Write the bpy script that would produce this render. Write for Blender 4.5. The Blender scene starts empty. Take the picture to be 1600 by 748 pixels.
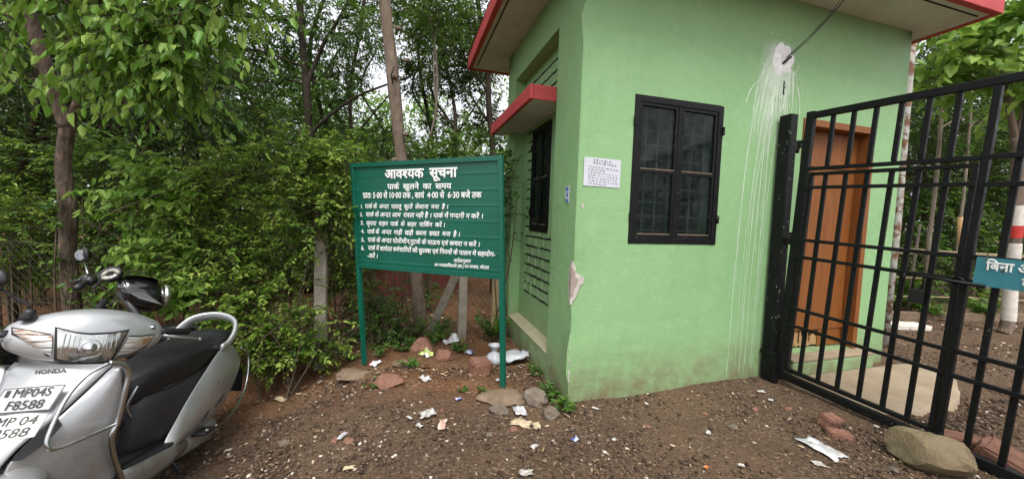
import bpy, bmesh, math, random
import numpy as np
from mathutils import Vector, Matrix, noise as mnoise

SC = bpy.context.scene
COL = SC.collection
R = math.radians
PI = math.pi

# ---------------------------------------------------------------- camera
FPX, CX, CY, HCAM = 565.31, 800.0, 374.0, 1.45           # measured on the 1600 x 748 photograph
PITCH, ROLL = 0.05979, -0.033613
_cp, _sp = math.cos(PITCH), math.sin(PITCH)
_fwd = np.array([0, _cp, -_sp]); _right = np.array([1.0, 0, 0]); _down = np.cross(_fwd, _right)
_r = math.cos(ROLL)*_right + math.sin(ROLL)*_down
_d = -math.sin(ROLL)*_right + math.cos(ROLL)*_down
CAM_O = np.array([0, 0, HCAM])
cam_data = bpy.data.cameras.new('camera')
cam_data.sensor_fit = 'HORIZONTAL'; cam_data.sensor_width = 36.0
cam_data.lens = FPX/1600*36.0
cam_data.clip_start = 0.05; cam_data.clip_end = 2000
cam = bpy.data.objects.new('camera', cam_data); COL.objects.link(cam)
cam.matrix_world = Matrix(((_r[0], -_d[0], -_fwd[0], 0), (_r[1], -_d[1], -_fwd[1], 0), (_r[2], -_d[2], -_fwd[2], HCAM), (0, 0, 0, 1)))
SC.camera = cam

# ---------------------------------------------------------------- sky, sun, exposure
SUN_EL, SUN_AZ = R(60), R(176)     # azimuth clockwise from +Y: behind the camera, a little to the left
world = bpy.data.worlds.new('World'); SC.world = world; world.use_nodes = True
wn, wl = world.node_tree.nodes, world.node_tree.links
wn.clear()
sky = wn.new('ShaderNodeTexSky'); sky.sky_type = 'NISHITA'; sky.sun_disc = False
sky.sun_elevation = SUN_EL; sky.sun_rotation = SUN_AZ
sky.air_density = 1.0; sky.dust_density = 6.0; sky.ozone_density = 1.0
hsv = wn.new('ShaderNodeHueSaturation'); hsv.inputs['Saturation'].default_value = 0.22
bg = wn.new('ShaderNodeBackground'); bg.inputs['Strength'].default_value = 0.15
wo = wn.new('ShaderNodeOutputWorld')
wl.new(sky.outputs['Color'], hsv.inputs['Color']); cld = wn.new('ShaderNodeMix'); cld.data_type = 'RGBA'; cld.inputs[0].default_value = .55; cld.inputs[7].default_value = (5.4, 5.5, 5.75, 1)   # an even layer of white cloud
wl.new(hsv.outputs['Color'], cld.inputs[6]); wl.new(cld.outputs[2], bg.inputs['Color']); wl.new(bg.outputs['Background'], wo.inputs['Surface'])
sun_data = bpy.data.lights.new('sun', 'SUN'); sun_data.energy = 1.5; sun_data.angle = R(28); sun_data.color = (1, .97, .92)
sun = bpy.data.objects.new('sun', sun_data); COL.objects.link(sun)
_sd = Vector((math.sin(SUN_AZ)*math.cos(SUN_EL), math.cos(SUN_AZ)*math.cos(SUN_EL), math.sin(SUN_EL)))
sun.rotation_euler = _sd.to_track_quat('Z', 'Y').to_euler(); sun.location = _sd*30
SC.view_settings.view_transform = 'Standard'; SC.view_settings.look = 'None'
SC.view_settings.gamma = 1.0; SC.view_settings.exposure = 0.84; SC.view_settings.use_curve_mapping = False
SC.render.engine = 'CYCLES'
SC.cycles.max_bounces = 8; SC.cycles.diffuse_bounces = 4; SC.cycles.transmission_bounces = 6; SC.cycles.transparent_max_bounces = 8
SC.cycles.use_denoising = True
SC.cycles.use_adaptive_sampling = True; SC.cycles.adaptive_threshold = 0.02

rng = np.random.default_rng(7)
random.seed(7)

# ---------------------------------------------------------------- measuring helpers (a pixel of the photograph -> a point in the place)
def ray(px, py):
    return _r*((px-CX)/FPX) + _d*((py-CY)/FPX) + _fwd
def at(px, py, Y):
    v = ray(px, py); return CAM_O + v*(Y/v[1])
def sm(a, b, x):
    t = np.clip((np.asarray(x, float)-a)/(b-a), 0, 1); return t*t*(3-2*t)
def gh(x, y):
    """height of the ground"""
    x = np.asarray(x, float); y = np.asarray(y, float)
    z = 0.05*sm(.7, 1.8, x)
    z = z - .33*sm(-.85, -2.2, x)*sm(1.2, 2.45, y)*(1-.55*sm(3.0, 4.4, y))
    z = z + .25*sm(4.6, 9, y)*sm(.3, -.8, x)
    z = z + .035*np.exp(-(((x+.02)/.22)**2+((y-2.93)/.16)**2)) + .05*np.exp(-(((x+1.47)/.25)**2+((y-3.36)/.16)**2))
    near = np.exp(-((x/9)**2+((y-3)/8)**2))
    z = z + near*(.012*np.sin(3.1*x+1.3*np.sin(2.2*y))*np.sin(2.7*y+.7) + .006*np.sin(8.3*x+2*np.sin(5*y))*np.sin(7.1*y+1.1*x))
    return z
def G(px, py):
    """where the ray through a pixel meets the ground"""
    v = ray(px, py); t = .5
    for i in range(4000):
        p = CAM_O+v*t
        if p[2] <= gh(p[0], p[1]): break
        t += .004+.001*t
    return Vector(p)

# ---------------------------------------------------------------- object helpers
def prop(o, label=None, cat=None, group=None, kind=None):
    if label: o['label'] = label
    if cat: o['category'] = cat
    if group: o['group'] = group
    if kind: o['kind'] = kind
    return o
def root(name, label, cat, M=None, group=None):
    o = bpy.data.objects.new(name, None); COL.objects.link(o); o.empty_display_size = .1
    if M is not None:
        o.matrix_world = M if isinstance(M, Matrix) else Matrix.Translation(Vector(M))
    return prop(o, label, cat, group)
class MB:
    """collects shapes of ONE mesh"""
    def __init__(s): s.v = []; s.f = []
    def add(s, v, f):
        n = len(s.v); s.v += [tuple(map(float, p)) for p in v]; s.f += [tuple(i+n for i in q) for q in f]; return s
    def box(s, x0, x1, y0, y1, z0, z1, fn=None):
        v = [(x, y, z) for x in (x0, x1) for y in (y0, y1) for z in (z0, z1)]
        if fn: v = [fn(*p) for p in v]
        return s.add(v, [(0, 1, 3, 2), (4, 6, 7, 5), (0, 4, 5, 1), (2, 3, 7, 6), (0, 2, 6, 4), (1, 5, 7, 3)])
    def tube(s, pts, rad, n=8, closed=False, caps=True, flat=None):
        pts = [Vector(p) for p in pts]; m = len(pts)
        rads = [rad]*m if not hasattr(rad, '__len__') else list(rad)
        tang = []
        for i in range(m):
            a = pts[(i-1) % m] if (closed or i > 0) else pts[i]
            b = pts[(i+1) % m] if (closed or i < m-1) else pts[i]
            t = (b-a); tang.append(t.normalized() if t.length > 1e-9 else Vector((0, 0, 1)))
        t0 = tang[0]; u = t0.orthogonal().normalized()
        if flat is not None:
            u = (Vector(flat)-t0*t0.dot(Vector(flat))).normalized()
        v = []
        for i in range(m):
            t = tang[i]; u = (u-t*t.dot(u))
            u = u.normalized() if u.length > 1e-6 else t.orthogonal().normalized()
            w = t.cross(u)
            ra, rb = (rads[i] if hasattr(rads[i], '__len__') else (rads[i], rads[i]))
            for k in range(n):
                a = 2*PI*k/n; v.append(pts[i]+u*(ra*math.cos(a))+w*(rb*math.sin(a)))
        f = []
        for i in range(m if closed else m-1):
            j = (i+1) % m
            for k in range(n):
                l = (k+1) % n; f.append((i*n+k, i*n+l, j*n+l, j*n+k))
        if caps and not closed:
            f.append(tuple(range(n-1, -1, -1))); f.append(tuple((m-1)*n+k for k in range(n)))
        return s.add(v, f)
    def loft(s, rings, caps=True, closed=True):
        n = len(rings[0]); v = [p for r_ in rings for p in r_]; f = []
        for i in range(len(rings)-1):
            for k in range(n if closed else n-1):
                l = (k+1) % n; f.append((i*n+k, i*n+l, (i+1)*n+l, (i+1)*n+k))
        if caps and closed:
            f.append(tuple(range(n-1, -1, -1))); f.append(tuple((len(rings)-1)*n+k for k in range(n)))
        return s.add(v, f)
    def grid(s, rows): return s.loft(rows, caps=False, closed=False)
    def disc(s, c, axis, r0, r1, h, n=24):
        """a ring / disc / lathe piece along an axis: profile handled by rev"""
        return s.rev(c, axis, [(r0, -h/2), (r1, -h/2), (r1, h/2), (r0, h/2)], n, close=True)
    def rev(s, c, axis, prof, n=24, close=False):
        a = Vector(axis).normalized(); u = a.orthogonal().normalized(); w = a.cross(u); c = Vector(c)
        rings = [[c+a*h+(u*math.cos(2*PI*k/n)+w*math.sin(2*PI*k/n))*r for k in range(n)] for r, h in prof]
        if close: rings.append(rings[0])
        return s.loft(rings, caps=not close)
    def blob(s, c, r, seed=0, sub=3, rough=.25, freq=1.6, flatb=None, rot=0, fine=.05):
        bm = bmesh.new(); bmesh.ops.create_icosphere(bm, subdivisions=sub, radius=1)
        off = Vector((seed*7.13, seed*3.7, seed*1.9)); v = []
        cr, sr = math.cos(rot), math.sin(rot)
        for q in bm.verts:
            p = q.co.normalized()
            k = 1+rough*mnoise.noise(p*freq+off)+fine*mnoise.noise(p*freq*4+off)
            p = p*k; p = Vector((p.x*r[0], p.y*r[1], p.z*r[2]))
            if flatb is not None: p.z = max(p.z, flatb*r[2])
            v.append((c[0]+p.x*cr-p.y*sr, c[1]+p.x*sr+p.y*cr, c[2]+p.z))
        f = [tuple(q.index for q in fc.verts) for fc in bm.faces]; bm.free()
        return s.add(v, f)
    def xf(s, fn): s.v = [tuple(fn(*p)) for p in s.v]; return s
    def build(s, name, mat, parent=None, smooth=False, bevel=0, sub=0, solid=0, auto=None, label=None):
        me = bpy.data.meshes.new(name); me.from_pydata(s.v, [], s.f)
        bm = bmesh.new(); bm.from_mesh(me)
        if sub or solid or bevel: bmesh.ops.remove_doubles(bm, verts=bm.verts, dist=1e-6)
        bmesh.ops.recalc_face_normals(bm, faces=bm.faces); bm.to_mesh(me); bm.free()
        if mat: me.materials.append(mat)
        if smooth or sub or auto:
            for p in me.polygons: p.use_smooth = True
        if auto: me.set_sharp_from_angle(angle=R(auto))
        o = bpy.data.objects.new(name, me); COL.objects.link(o)
        if parent: o.parent = parent
        if solid:
            m = o.modifiers.new('solid', 'SOLIDIFY'); m.thickness = solid; m.offset = 0
        if bevel:
            m = o.modifiers.new('bevel', 'BEVEL'); m.width = bevel; m.segments = 2; m.limit_method = 'ANGLE'; m.angle_limit = R(40)
        if sub:
            m = o.modifiers.new('sub', 'SUBSURF'); m.levels = sub; m.render_levels = sub
        if label: o['label'] = label
        return o
def mesh_np(name, V, quads, mat, parent=None, tint=None, smooth=False, tris=None):
    """fast mesh from numpy arrays"""
    me = bpy.data.meshes.new(name)
    V = np.asarray(V, np.float32).reshape(-1, 3)
    polys = [q for q in (quads, tris) if q is not None and len(q)]
    nl = sum(q.size for q in polys); nf = sum(len(q) for q in polys)
    me.vertices.add(len(V)); me.vertices.foreach_set('co', V.ravel())
    me.loops.add(nl); me.polygons.add(nf)
    me.loops.foreach_set('vertex_index', np.concatenate([q.ravel() for q in polys]).astype(np.int32))
    tot = np.concatenate([np.full(len(q), q.shape[1]) for q in polys]); st = np.concatenate([[0], np.cumsum(tot)[:-1]])
    me.polygons.foreach_set('loop_start', st.astype(np.int32)); me.polygons.foreach_set('loop_total', tot.astype(np.int32))
    if smooth: me.polygons.foreach_set('use_smooth', np.ones(nf, bool))
    me.update(calc_edges=True); me.validate()
    if tint is not None:
        a = me.attributes.new('tint', 'FLOAT', 'POINT'); a.data.foreach_set('value', np.asarray(tint, np.float32))
    if mat: me.materials.append(mat)
    o = bpy.data.objects.new(name, me); COL.objects.link(o)
    if parent: o.parent = parent
    return o
def clone(o, parent=None):
    c = o.copy(); COL.objects.link(c)
    if parent: c.parent = parent
    for ch in list(o.children): clone(ch, c)
    return c

# ---------------------------------------------------------------- materials
def srgb(r, g, b):
    f = lambda c: (c/255/12.92 if c/255 <= .04045 else ((c/255+.055)/1.055)**2.4)
    return (f(r), f(g), f(b), 1)
class NT:
    def __init__(s, name):
        s.m = bpy.data.materials.new(name); s.m.use_nodes = True; s.t = s.m.node_tree; s.n = s.t.nodes; s.l = s.t.links
        s.b = s.n['Principled BSDF']; s.out = s.n['Material Output']; s.tc = s.n.new('ShaderNodeTexCoord')
    def noise(s, scale, detail=6, rough=.6, vec=None, dist=0, scl=None):
        n = s.n.new('ShaderNodeTexNoise'); n.inputs['Scale'].default_value = scale; n.inputs['Detail'].default_value = detail
        n.inputs['Roughness'].default_value = rough; n.inputs['Distortion'].default_value = dist
        v = vec or s.tc.outputs['Object']
        if scl: v = s.map(scl)
        s.l.new(v, n.inputs['Vector']); return n.outputs['Fac']
    def map(s, scl, rot=(0, 0, 0)):
        n = s.n.new('ShaderNodeMapping'); n.inputs['Scale'].default_value = scl; n.inputs['Rotation'].default_value = rot
        s.l.new(s.tc.outputs['Object'], n.inputs['Vector']); return n.outputs['Vector']
    def voro(s, scale, feature='F1', out='Distance', vec=None):
        n = s.n.new('ShaderNodeTexVoronoi'); n.feature = feature; n.inputs['Scale'].default_value = scale
        s.l.new(vec or s.tc.outputs['Object'], n.inputs['Vector']); return n.outputs[out]
    def ramp(s, fac, stops):
        n = s.n.new('ShaderNodeValToRGB'); e = n.color_ramp.elements
        while len(e) < len(stops): e.new(.5)
        for i, (p, c) in enumerate(stops):
            e[i].position = p; e[i].color = c if hasattr(c, '__len__') else (c, c, c, 1)
        s.l.new(fac, n.inputs['Fac']); return n.outputs['Color']
    def mix(s, fac, a, b, mode='MIX'):
        n = s.n.new('ShaderNodeMix'); n.data_type = 'RGBA'; n.blend_type = mode
        for k, x in ((0, fac), (6, a), (7, b)):
            if isinstance(x, (int, float)): n.inputs[k].default_value = x if k == 0 else (x, x, x, 1)
            elif isinstance(x, tuple): n.inputs[k].default_value = x
            else: s.l.new(x, n.inputs[k])
        return n.outputs[2]
    def math(s, op, a, b=0.0):
        n = s.n.new('ShaderNodeMath'); n.operation = op
        for k, x in enumerate((a, b)):
            if isinstance(x, (int, float)): n.inputs[k].default_value = x
            else: s.l.new(x, n.inputs[k])
        return n.outputs[0]
    def sep(s, o='Object'):
        n = s.n.new('ShaderNodeSeparateXYZ'); s.l.new(s.tc.outputs[o], n.inputs[0]); return n.outputs
    def attr(s, name='tint'):
        n = s.n.new('ShaderNodeAttribute'); n.attribute_name = name; return n.outputs['Fac']
    def bump(s, h, strength=.3, dist=.01):
        n = s.n.new('ShaderNodeBump'); n.inputs['Strength'].default_value = strength; n.inputs['Distance'].default_value = dist
        s.l.new(h, n.inputs['Height']); s.l.new(n.outputs['Normal'], s.b.inputs['Normal']); return n.outputs['Normal']
    def set(s, **k):
        for key, x in k.items():
            i = s.b.inputs[{'color': 'Base Color', 'rough': 'Roughness', 'metal': 'Metallic', 'spec': 'Specular IOR Level', 'coat': 'Coat Weight', 'trans': 'Transmission Weight', 'ior': 'IOR', 'alpha': 'Alpha', 'coatr': 'Coat Roughness'}[key]]
            if isinstance(x, (int, float, tuple)): i.default_value = x
            else: s.l.new(x, i)
        return s
def simple(name, c, rough=.6, metal=0, var=.25, scale=12, bump=.15, bscale=60, **k):
    t = NT(name); n = t.noise(scale, 5)
    dark = tuple(x*(1-var) for x in c[:3])+(1,); lite = tuple(min(1, x*(1+var*.6)) for x in c[:3])+(1,)
    t.set(color=t.ramp(n, [(.3, dark), (.7, lite)]), rough=rough, metal=metal, **k)
    if bump: t.bump(t.noise(bscale, 4), bump, .004)
    return t.m
def leafmat(name, stops, trans=.38, rough=.42):
    t = NT(name); c = t.ramp(t.attr(), stops)
    t.set(color=c, rough=rough, spec=.35)
    tr = t.n.new('ShaderNodeBsdfTranslucent'); mx = t.n.new('ShaderNodeMixShader'); mx.inputs[0].default_value = trans
    t.l.new(t.mix(.5, c, (.16, .26, .03, 1)), tr.inputs['Color'])
    t.l.new(t.b.outputs[0], mx.inputs[1]); t.l.new(tr.outputs[0], mx.inputs[2]); t.l.new(mx.outputs[0], t.out.inputs['Surface'])
    return t.m
M = {}
# -- hut
t = NT('green_wall_paint')
n1 = t.noise(1.3, 6); n2 = t.noise(9, 7, .65); sp = t.noise(70, 3)
base = t.ramp(n1, [(.25, (.218, .395, .178, 1)), (.75, (.268, .455, .218, 1))])
base = t.mix(t.ramp(n2, [(.5, 0.0), (.75, .55)]), base, (.31, .485, .26, 1))
base = t.mix(t.ramp(t.noise(3.1, 8, .75, scl=(2.2, 2.2, .35)), [(.54, 0.0), (.8, .5)]), base, (.19, .285, .15, 1))
z = t.sep()[2]
mud = t.math('MULTIPLY', t.ramp(z, [(.0, 1.0), (.14, .75), (.5, 0.0)]), t.ramp(t.noise(5, 8, .75), [(.35, .2), (.6, 1.0)]))
base = t.mix(mud, base, (.18, .15, .085, 1))
wx = t.math('ABSOLUTE', t.math('SUBTRACT', t.sep()[0], t.math('ADD', 1.90, t.math('MULTIPLY', t.math('SUBTRACT', t.sep()[2], 2.9), .12))))
wash = t.math('MULTIPLY', t.ramp(wx, [(.05, 1.0), (.21, 0.0)]), t.ramp(t.math('MULTIPLY', t.sep()[2], .25), [(.53, 0.0), (.69, 1.0), (.75, 1.0), (.775, 0.0)]))
wash = t.math('MULTIPLY', wash, t.ramp(t.noise(16, 6, .65, scl=(1, 1, .07)), [(.32, .3), (.56, 1.0)]))
base = t.mix(t.math('MULTIPLY', wash, .95), base, (.58, .65, .57, 1))
chip = t.ramp(t.noise(23, 4, .6), [(.735, 0.0), (.75, .8)])
base = t.mix(t.math('MULTIPLY', chip, t.ramp(t.noise(1.7, 2), [(.5, 0.0), (.6, 1.0)])), base, (.6, .62, .52, 1))
t.set(color=base, rough=.55, spec=.35); t.bump(t.math('ADD', t.noise(14, 8, .7), t.math('MULTIPLY', t.noise(2.5, 2), 2.0)), .5, .012); M['wall'] = t.m
t = NT('soffit_whitewash')
c = t.ramp(t.noise(2.2, 8, .7), [(.3, (.50, .50, .46, 1)), (.7, (.66, .66, .62, 1))])
t.set(color=t.mix(t.ramp(t.noise(14, 6), [(.55, 0.0), (.75, .4)]), c, (.36, .34, .29, 1)), rough=.85); t.bump(t.noise(30, 6), .2, .006); M['soffit'] = t.m
t = NT('red_edge_paint')
c = t.ramp(t.noise(5, 7, .7), [(.3, (.40, .032, .036, 1)), (.7, (.50, .065, .066, 1))])
t.set(color=t.mix(t.ramp(t.noise(26, 5, .7), [(.62, 0.0), (.72, .7)]), c, (.50, .27, .24, 1)), rough=.6); t.bump(t.noise(40, 5), .2, .005); M['red'] = t.m
def blackpaint(name, flecks=.5, fc=(.5, .5, .45, 1), rough=.38):
    t = NT(name)
    c = t.ramp(t.noise(9, 5), [(.3, (.003, .0034, .0038, 1)), (.75, (.008, .009, .0095, 1))])
    f = t.math('MULTIPLY', t.ramp(t.noise(55, 3, .55, scl=(1, 1, .45)), [(.66, 0.0), (.70, 1.0)]), t.ramp(t.noise(4, 3), [(.55-.1*flecks, 0.0), (.75-.1*flecks, flecks)]))
    t.set(color=t.mix(f, c, fc), rough=t.ramp(t.noise(20, 4), [(.3, rough-.08), (.7, rough+.2)]), spec=.22); t.bump(t.noise(90, 4), .25, .003); return t.m
M['gate'] = blackpaint('black_gate_paint', .35, (.34, .36, .32, 1), .42)
M['gatepost'] = blackpaint('black_post_paint', .9, (.55, .58, .52, 1), .45)
M['winframe'] = blackpaint('black_window_paint', .45, (.3, .31, .28, 1), .45)
M['sash'] = blackpaint('worn_sash_paint', 1.6, (.30, .30, .28, 1), .5)
t = NT('dirty_window_glass')
c = t.ramp(t.noise(3.5, 7, .7, scl=(1, 1, .6)), [(.3, (.010, .016, .016, 1)), (.7, (.040, .052, .050, 1))])
c = t.mix(t.ramp(t.noise(30, 4, .7, scl=(1, 1, .3)), [(.66, 0.0), (.70, .8)]), c, (.34, .37, .35, 1))
t.set(color=c, rough=t.ramp(t.noise(6, 5), [(.3, .03), (.7, .16)]), spec=.8)
tr = t.n.new('ShaderNodeBsdfTransparent'); tr.inputs[0].default_value = (.70, .76, .74, 1); mx = t.n.new('ShaderNodeMixShader')
t.l.new(t.ramp(t.noise(7, 7, .7), [(.3, .10), (.75, .42)]), mx.inputs[0]); t.l.new(tr.outputs[0], mx.inputs[1]); t.l.new(t.b.outputs[0], mx.inputs[2]); t.l.new(mx.outputs[0], t.out.inputs['Surface'])
M['pane'] = t.m
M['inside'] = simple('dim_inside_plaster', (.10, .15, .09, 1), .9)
M['grille'] = simple('pale_green_grille', (.16, .22, .16, 1), .6)
M['joint'] = simple('near_black', (.008, .009, .008, 1), .9, bump=0)  # puts the shade of open joints and drip groove into colour
M['jointpale'] = simple('green_brick_joint', (.40, .58, .33, 1), .7)
t = NT('brown_door_paint')
c = t.ramp(t.noise(6, 6, scl=(3, 3, .5)), [(.3, (.18, .056, .0075, 1)), (.75, (.24, .08, .012, 1))])
t.set(color=t.mix(t.ramp(t.noise(33, 4), [(.70, 0.0), (.74, .7)]), c, (.33, .20, .10, 1)), rough=.6); t.bump(t.noise(50, 5), .2, .004); M['door'] = t.m
M['rawwood'] = simple('bare_splintered_wood', (.42, .25, .11, 1), .8, scale=25)
t = NT('old_concrete')
c = t.ramp(t.noise(4, 9, .7), [(.3, (.22, .165, .11, 1)), (.7, (.34, .27, .185, 1))])
t.set(color=t.mix(t.ramp(t.noise(40, 6), [(.5, 0.0), (.7, .4)]), c, (.24, .18, .11, 1)), rough=.9); t.bump(t.noise(60, 8, .7), .4, .006); M['concrete'] = t.m
M['plaster'] = simple('bare_white_plaster', (.84, .84, .83, 1), .9, scale=18, bump=.5, bscale=45)
M['chipplaster'] = simple('pinkish_grey_plaster', (.50, .46, .42, 1), .95, var=.35, scale=22, bump=.7, bscale=50)
M['mortar'] = simple('exposed_grey_mortar', (.33, .27, .23, 1), .95, scale=20, bump=.8, bscale=60)
M['drip'] = simple('white_paint_run', (.56, .68, .52, 1), .55, var=.08, bump=0)
M['sill'] = simple('dirty_sill', (.36, .33, .22, 1), .9, scale=40, bump=.4)
# -- sign and paper
t = NT('dark_green_sign_paint')
c = t.ramp(t.noise(3, 6), [(.3, (.0015, .082, .052, 1)), (.75, (.003, .105, .068, 1))])
t.set(color=t.mix(t.ramp(t.noise(60, 3), [(.72, 0.0), (.76, .25)]), c, (.1, .25, .18, 1)), rough=.34, spec=.5); t.bump(t.noise(20, 4), .08, .004); M['signgreen'] = t.m
M['letter'] = simple('white_sign_lettering', (.80, .82, .80, 1), .5, var=.06, bump=0)
t = NT('blue_enamel_sign')
c = t.ramp(t.noise(7, 6), [(.3, (.03, .17, .22, 1)), (.75, (.05, .24, .29, 1))])
t.set(color=t.mix(t.ramp(t.noise(17, 4), [(.68, 0.0), (.70, .9)]), c, (.09, .045, .02, 1)), rough=.35); M['bluesign'] = t.m
M['paper'] = simple('white_paper', (.56, .58, .64, 1), .7, var=.06, scale=5, bump=.1)
M['ink'] = simple('black_print', (.05, .05, .055, 1), .8, bump=0)
# -- nature
t = NT('earth_and_gravel')
big = t.noise(.55, 5, .6); med = t.noise(4.5, 8, .7); fine = t.noise(42, 8, .75); vor = t.voro(38, 'F1', 'Color'); vd = t.voro(38)
dirt = t.ramp(med, [(.25, (.09, .043, .022, 1)), (.5, (.17, .083, .042, 1)), (.8, (.27, .15, .08, 1))])
grav = t.ramp(fine, [(.28, (.034, .021, .014, 1)), (.5, (.11, .072, .047, 1)), (.72, (.24, .168, .115, 1))])
sx = t.sep()
# reddish earth lies in a band along the fence and the hut, dark gravel on the lane in front
band = t.math('ADD', t.math('MULTIPLY', sx[1], 1.0), t.math('MULTIPLY', t.math('SUBTRACT', t.noise(1.6, 6, .7), .5), 1.6))
k = t.math('MULTIPLY', t.ramp(t.math('MULTIPLY', band, .2), [(.50, 0.0), (.60, 1.0)]), t.ramp(t.math('ADD', t.math('MULTIPLY', sx[0], .1), .5), [(.50, 1.0), (.545, 0.0)]))
c = t.mix(k, grav, dirt)
c = t.mix(t.math('MULTIPLY', t.ramp(med, [(.45, 0.0), (.62, .75)]), t.math('SUBTRACT', 1.0, k)), c, (.115, .07, .045, 1))
c = t.mix(t.ramp(t.noise(1.1, 4, .6), [(.46, 0.0), (.62, .55)]), c, (.165, .108, .066, 1))
pal = t.ramp(t.voro(70, 'F1', 'Color'), [(.80, 0.0), (.84, .55)])
c = t.mix(pal, c, (.26, .19, .13, 1))
t.set(color=c, rough=.95, spec=.15)
t.bump(t.math('ADD', t.math('MULTIPLY', fine, 1.2), t.math('MULTIPLY', t.math('SUBTRACT', 1.0, vd), .7)), .9, .02); M['ground'] = t.m
def stone(name, c1, c2, scale=8, dirt=(.16, .1, .06, 1)):
    t = NT(name); c = t.ramp(t.noise(scale, 8, .7), [(.3, c1), (.7, c2)])
    t.set(color=t.mix(t.ramp(t.noise(scale*4, 6, .7), [(.5, 0.0), (.75, .5)]), c, dirt), rough=.9, spec=.25); t.bump(t.math('ADD', t.noise(scale*7, 8, .7), t.math('MULTIPLY', t.noise(scale*1.7, 8, .75), 2.2)), .75, .014); return t.m
M['boulder'] = stone('tan_sandstone', (.15, .115, .066, 1), (.28, .22, .135, 1), 9)
M['redstone'] = stone('red_sandstone', (.19, .088, .06, 1), (.33, .175, .125, 1), 14)
M['dust'] = stone('dusty_cement', (.17, .115, .075, 1), (.29, .215, .15, 1), 14)
M['greystone'] = stone('grey_stone', (.13, .105, .08, 1), (.25, .21, .165, 1), 14)
t = NT('gravel_mix'); t.set(color=t.ramp(t.attr(), [(0, (.036, .025, .019, 1)), (.5, (.092, .062, .043, 1)), (.78, (.15, .095, .065, 1)), (.93, (.25, .185, .135, 1)), (1, (.60, .55, .48, 1))]), rough=.9, spec=.2); M['pebble'] = t.m
t = NT('dry_chips'); t.set(color=t.ramp(t.attr(), [(0, (.07, .042, .026, 1)), (.5, (.16, .097, .055, 1)), (.82, (.32, .22, .13, 1)), (1, (.58, .48, .33, 1))]), rough=.85, spec=.2); M['straw'] = t.m
def bark(name, c1, c2, c3, sc=9, bs=.9):
    t = NT(name); v = t.noise(sc, 9, .7, scl=(1, 1, .35)); c = t.ramp(v, [(.3, c1), (.55, c2), (.75, c3)])
    t.set(color=c, rough=.9, spec=.2); t.bump(t.math('ADD', v, t.math('MULTIPLY', t.voro(sc*1.6, vec=t.map((1.6, 1.6, .45))), .8)), bs, .02); return t.m
M['bark_rough'] = bark('rough_brown_bark', (.045, .033, .026, 1), (.115, .084, .064, 1), (.32, .25, .19, 1), 14, 1.0)
M['bark_pale'] = bark('smooth_pale_bark', (.10, .075, .056, 1), (.175, .135, .102, 1), (.27, .215, .17, 1), 9, .7)
M['bark_dark'] = bark('dark_bark', (.02, .016, .012, 1), (.05, .038, .028, 1), (.10, .078, .06, 1), 9)
M['bark_grey'] = bark('grey_bark', (.13, .105, .08, 1), (.25, .21, .165, 1), (.36, .31, .25, 1), 7, .5)
M['twig'] = bark('twig_bark', (.05, .038, .025, 1), (.10, .075, .05, 1), (.17, .13, .095, 1), 12, .3)
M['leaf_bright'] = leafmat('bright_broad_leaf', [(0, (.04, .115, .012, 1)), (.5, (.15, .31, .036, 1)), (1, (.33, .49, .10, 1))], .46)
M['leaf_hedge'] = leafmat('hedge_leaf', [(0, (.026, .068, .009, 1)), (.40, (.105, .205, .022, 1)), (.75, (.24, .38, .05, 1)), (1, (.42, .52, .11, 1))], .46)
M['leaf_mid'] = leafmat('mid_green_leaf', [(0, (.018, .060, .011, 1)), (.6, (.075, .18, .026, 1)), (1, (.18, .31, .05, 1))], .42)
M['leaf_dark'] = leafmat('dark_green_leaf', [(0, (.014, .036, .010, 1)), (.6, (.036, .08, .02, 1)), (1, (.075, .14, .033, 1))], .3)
M['leaf_far_lit'] = leafmat('far_lit_leaf', [(0, (.07, .17, .03, 1)), (.6, (.19, .36, .07, 1)), (1, (.34, .48, .13, 1))], .5)  # the brighter light on the far wood is put into this leaf colour
# -- misc
M['wire'] = simple('galvanised_wire', (.07, .058, .048, 1), .65, .2, bump=0)
M['cable'] = simple('black_cable', (.012, .012, .013, 1), .5, bump=0)
M['plastic_white'] = simple('white_polythene', (.50, .52, .55, 1), .32, var=.2, scale=14, bump=.8, bscale=22)
M['redpaint'] = simple('red_post_paint', (.50, .03, .025, 1), .6)
M['limewash'] = simple('white_limewash', (.62, .58, .52, 1), .85)
M['redwall'] = simple('red_wall_paint', (.22, .05, .042, 1), .8)
M['bamboo'] = simple('dry_bamboo', (.34, .26, .15, 1), .6)
M['cutwood'] = simple('cut_pale_wood', (.50, .30, .13, 1), .7)
t = NT('rusty_white_pipe'); t.set(color=t.mix(t.ramp(t.noise(11, 7, .7), [(.48, 0.0), (.56, 1.0)]), (.42, .42, .38, 1), (.16, .075, .035, 1)), rough=.7); M['pipe'] = t.m
M['padlock'] = simple('dark_padlock', (.02, .02, .02, 1), .4, .5)
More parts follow.
